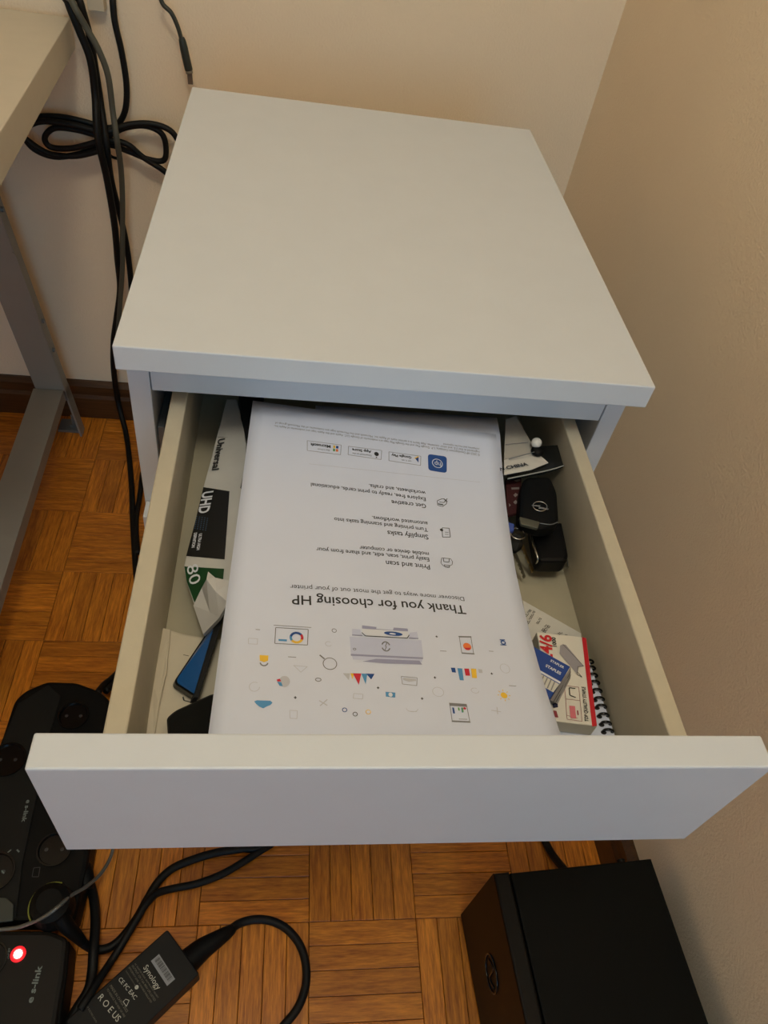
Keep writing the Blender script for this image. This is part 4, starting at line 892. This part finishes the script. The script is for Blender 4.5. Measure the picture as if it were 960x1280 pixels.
# plug with the yellow-green ring
pg = thing('round_plug', 'black mains plug with thin yellow-green ring in the power strip', 'plug', (-.135, -.2, .055))
pc = Vector([(-0.1188, -0.1873, 0.085)][0]); pc.z = 0
bm = bmesh.new(); n = 28; rings = []
for r_, h_ in ((.021, .0525), (.0245, .056), (.0245, .070), (.022, .084), (.014, .089)):
    rings.append([bm.verts.new((pc.x+r_*math.cos(2*math.pi*i/n), pc.y+r_*math.sin(2*math.pi*i/n), h_)) for i in range(n)])
for A, B_ in zip(rings[:-1], rings[1:]):
    for i in range(n): bm.faces.new((A[i], A[(i+1) % n], B_[(i+1) % n], B_[i]))
bm.faces.new(rings[-1]); bm.faces.new(rings[0][::-1]); fin('plug_body', bm, M_black, pg)
ar = [Vector((pc.x+.0252*math.cos(t), pc.y+.0252*math.sin(t), .073)) for t in [math.radians(75+i*8) for i in range(19)]]
bm = bmesh.new(); tube_bm(bm, ar, .0009, 6, 1, False, True); fin('yellow_ring', bm, mat('yellow_green', hexc(140, 145, 50), .5), pg, True)
tube('strain_relief', [(-0.1093, -0.1972, 0.076), (-0.0991, -0.2072, 0.06), (-0.0903, -0.2131, 0.04), (-0.0852, -0.217, 0.026)], lambda t: .0105-.0050*t, M_black, pg, 12, 6)
hang(pg)
# another plug lying between strip and adapter
pl2 = tag(tube('angled_plug', [(-0.1076, -0.1266, 0.03), (-0.0955, -0.1452, 0.034), (-0.091, -0.1597, 0.032)], lambda t: .013-.004*t, M_black, None, 12, 6), 'black angled plug at the end corner of the power strip', 'plug')

cable('black cable curving from the round plug to under the drawer front', [(-0.086, -0.2161, 0.022), (-0.0789, -0.2189, 0.01), (-0.0659, -0.2211, 0.006), (-0.0525, -0.2172, 0.006), (-0.0402, -0.2053, 0.006), (-0.0279, -0.1859, 0.006), (-0.0191, -0.1657, 0.006), (-0.0089, -0.1459, 0.006), (0.0073, -0.1296, 0.006), (0.0319, -0.119, 0.006), (0.0625, -0.1104, 0.006), (0.0941, -0.1058, 0.006), (0.1367, -0.095, 0.006)]+[(.24,.0,.006),(.36,.018,.006),(.460,.0,.006),(.505,-.045,.006),(.524,-.09,.006),(.532,-.120,.010),(.536,-.150,.035),(.538,-.176,.055)], .0055)
cable('black cable passing from the power adapter to the right', [(-0.0719, -0.2873, 0.038), (-0.0646, -0.2726, 0.036), (-0.0572, -0.2537, 0.026), (-0.0507, -0.237, 0.015), (-0.0398, -0.2173, 0.017), (-0.029, -0.1959, 0.018), (-0.0186, -0.1754, 0.018), (-0.0073, -0.161, 0.012), (0.0103, -0.1541, 0.006), (0.0402, -0.149, 0.006), (0.0702, -0.1389, 0.006), (0.0954, -0.1254, 0.006), (0.1211, -0.1094, 0.006), (0.1476, -0.093, 0.006)]+[(.25,-.025,.006),(.36,.002,.017),(.44,.03,.006),(.475,.12,.006),(.49,.35,.006),(.49,.55,.006)], .0048)
cable('thick black cable rising beside the round plug past the adapter', [(-0.1002, -0.3364, 0.01), (-0.0903, -0.3088, 0.014), (-0.0802, -0.2858, 0.02), (-0.0694, -0.2665, 0.024), (-0.0688, -0.2476, 0.022), (-0.0715, -0.2229, 0.024), (-0.076, -0.195, 0.016), (-0.0825, -0.1707, 0.01), (-0.0908, -0.1507, 0.006), (-0.0989, -0.135, 0.012)], .0060)
cable('thin black and silver wire crossing over the power strips', [(-0.0682, -0.1047, 0.03), (-0.0693, -0.1215, 0.03), (-0.0757, -0.1436, 0.04), (-0.0861, -0.1639, 0.06), (-0.0981, -0.1797, 0.08), (-0.1066, -0.195, 0.094), (-0.1207, -0.2032, 0.088), (-0.1395, -0.2072, 0.076), (-0.157, -0.2103, 0.072), (-0.1959, -0.2115, 0.07)], .0022, mat('silver_wire', hexc(105, 105, 100), .35, .3))
cable('black cable reaching the power strip from behind the drawer', [(-0.1086, 0.1646, 0.006), (-0.1168, 0.147, 0.012), (-0.1243, 0.1304, 0.022), (-0.1267, 0.1072, 0.04)], .0050)

# ------------------------------------------------------------ power adapter
ad = thing('power_adapter', 'black power adapter brick with white printed label on parquet', 'power adapter', (-.02, -.27, 0))
qa = [Vector(v) for v in [(0.0133, -0.2076, 0.034), (0.0565, -0.2561, 0.034), (-0.0103, -0.3149, 0.034), (-0.1016, -0.3108, 0.034)]]
e_s = (qa[1]-qa[0]); L_ = Vector((-e_s.y, e_s.x, 0)); dirL = Vector((e_s.y, -e_s.x, 0)).normalized()
if dirL.x > 0: dirL = -dirL
Ltot = .134
qa = [qa[0], qa[1], qa[1]+dirL*Ltot, qa[0]+dirL*Ltot]
slab('adapter_body', qa, .0325, mat('adapter_black', hexc(13, 13, 12), .55, spec=.3, bump=.08, bscale=700), ad, r=.003, bev=.0016)
U0, U1 = qa[0], e_s
def A(s, t, z=.0343): p = U0+dirL*s+e_s.normalized()*t; return (p.x, p.y, z)
wA = e_s.length
stk = [(0.0072, -0.2341, 0.0344), (0.0292, -0.2607, 0.0344), (0.0209, -0.2674, 0.0344), (-0.0013, -0.2411, 0.0344)]
flat('sticker', [stk], mat('sticker_grey', hexc(150, 152, 155), .6), ad)
s0, s1, s2, s3 = [Vector(v) for v in stk]; bars = []
random.seed(3)
for k in range(26):
    t = .06+.034*k; wd = random.choice([.008, .012, .02])
    a_ = s3.lerp(s2, t); b_ = s0.lerp(s1, t); a2 = s3.lerp(s2, t+wd); b2 = s0.lerp(s1, t+wd)
    bars.append([(a_*.7+b_*.3)+Vector((0, 0, .0003)), (a_*.12+b_*.88)+Vector((0, 0, .0003)), (a2*.12+b2*.88)+Vector((0, 0, .0003)), (a2*.7+b2*.3)+Vector((0, 0, .0003))])
flat('sticker_bars', bars, M_ink, ad)
M_lab = mat('label_white', hexc(200, 200, 185), .6); M_lab2 = mat('label_dim', hexc(118, 114, 98), .6)
tt = [(-0.0092, -0.248, 0.0343), (0.0102, -0.2714, 0.0343)]
lz = (0, 0, 1)
items = [('Synology', tt[0], tt[1], None, lz)]
tt = [(-0.0357, -0.2592, 0.0343), (-0.0141, -0.2799, 0.0343)]; items.append(('CE FC EAC', tt[0], tt[1], None, lz))
tt = [(-0.0553, -0.2766, 0.0343), (-0.03, -0.3007, 0.0343)]; items.append(('R O E US', tt[0], tt[1], None, lz))
text('label_marks', items, M_lab, ad, .0003)
fine = []
rows = [('AC ADAPTER MODEL EADP-90 INPUT 100-240V', (168,1204),(197,1250)), ('OUTPUT 12V 7.5A 90W LPS LISTED', (164,1207),(193,1254)), ('EFFICIENCY LEVEL VI DOUBLE INSULATED', (160,1210.5),(188,1256)), ('CAUTION FOR INDOOR USE ONLY', (156,1214),(171,1237)),]
for st_, seg in ((rows[0][0], [(-0.0198, -0.2435, 0.0343), (0.0118, -0.2793, 0.0343)]), (rows[1][0], [(-0.0228, -0.2455, 0.0343), (0.0086, -0.2823, 0.0343)]), (rows[2][0], [(-0.0259, -0.2474, 0.0343), (0.0048, -0.2837, 0.0343)]), (rows[3][0], [(-0.0287, -0.2506, 0.0343), (-0.0131, -0.2689, 0.0343)]),
                 ('MADE IN CHINA 2022', [(-0.0441, -0.2653, 0.0343), (-0.021, -0.2919, 0.0343)]), ('TO REDUCE THE RISK OF FIRE', [(-0.0471, -0.2683, 0.0343), (-0.0229, -0.2964, 0.0343)]), ('OR ELECTRIC SHOCK', [(-0.0662, -0.2839, 0.0343), (-0.0526, -0.3004, 0.0343)])):
    fine.append((st_, seg[0], seg[1], None, lz))
text('label_text', fine, M_lab2, ad, .0003)
tri = [(-0.024, -0.2787, 0.0345), (-0.0198, -0.28, 0.0345), (-0.022, -0.2858, 0.0345), (-0.0263, -0.281, 0.0345)]
flat('label_symbols', line_polys([tri[0], tri[1], tri[2], tri[3], tri[0]], .0006)+[[Vector(p) for p in ellipse([(-0.0135, -0.2673, 0.0345)][0], (.0022, 0, 0), (0, .0022, 0), 14)]], M_lab, ad)
tube('adapter_plug', [(0.04, -0.2408, 0.018), (0.0558, -0.2276, 0.018), (0.0722, -0.2177, 0.018), (0.0862, -0.2088, 0.016), (0.0927, -0.204, 0.014)], lambda t: .0155-.0105*t, M_black, ad, 14, 6)
tube('adapter_cord', [(0.0889, -0.2057, 0.014), (0.1002, -0.1974, 0.008), (0.1181, -0.1933, 0.006), (0.1386, -0.1953, 0.006), (0.1593, -0.2051, 0.006), (0.1759, -0.2229, 0.006), (0.1841, -0.2444, 0.006), (0.1843, -0.2684, 0.006), (0.1749, -0.2912, 0.006), (0.1563, -0.3104, 0.006), (0.1321, -0.3324, 0.006)], .0052, M_cable, ad)
hang(ad)

# ------------------------------------------------------------ computer lying by the wall
pcx = thing('desktop_computer', 'black desktop computer lying on its side by the right wall', 'computer', (.49, -.4, 0))
o0 = Vector((.3900, -.1955, 0)); an = math.radians(4.0)
dL = Vector((math.sin(an), -math.cos(an), 0)); dW = Vector((math.cos(an), math.sin(an), 0)); PH = .186; PW = .199; PL = .42
def pcbox(name, w0, w1, l0, l1, z0, z1, m, bev=.003):
    return slab(name, [o0+dW*w0+dL*l0+Vector((0, 0, z1)), o0+dW*w1+dL*l0+Vector((0, 0, z1)), o0+dW*w1+dL*l1+Vector((0, 0, z1)), o0+dW*w0+dL*l1+Vector((0, 0, z1))], z1-z0, m, pcx, bev=bev)
pcbox('computer_case', .020, PW, .002, PL-.002, .006, PH, mat('case_black', hexc(7, 8, 6), .6, spec=.15, bump=.05, bscale=500), .002)
pcbox('front_bezel', 0, .0195, 0, PL, .004, PH-.001, mat('bezel_black', hexc(11, 9, 7), .45, spec=.22), .003)
for l in (.03, .39):
    for w_ in (.03, .17): pcbox('rubber_foot', w_, w_+.015, l, l+.015, .0, .0058, M_black, .0008)
def F_pt(l, z, e=.0006): p = o0+dL*l-dW*e; return Vector((p.x, p.y, z))
n_f = -dW
rr = [F_pt(.085+.020*math.cos(t), .098+.020*math.sin(t)) for t in [2*math.pi*i/28 for i in range(28)]]
bm = bmesh.new(); tube_bm(bm, rr, .0014, 6, 1, True, True); fin('emblem_ring', bm, M_blackg, pcx, True)
bm = bmesh.new(); tube_bm(bm, [F_pt(.070, .098), F_pt(.082, .110), F_pt(.088, .088), F_pt(.100, .098)], .0013, 6); fin('emblem_letters', bm, M_blackg, pcx, True)
bm = bmesh.new(); tube_bm(bm, [F_pt(.165+.012*math.cos(t), .075+.012*math.sin(t)) for t in [2*math.pi*i/20 for i in range(20)]], .0010, 6, 1, True, True); fin('power_button', bm, M_blackg, pcx, True)
for k in range(2):
    p = o0+dW*(.165)+dL*.004; bm = bmesh.new(); bmesh.ops.create_cone(bm, cap_ends=True, segments=12, radius1=.005, radius2=.004, depth=.006, matrix=Matrix.Translation(p+Vector((.0, .004, PH-.012-.03*k))) @ Matrix.Rotation(math.pi/2, 4, 'X')); fin('thumb_screw', bm, M_black, pcx)
hang(pcx)
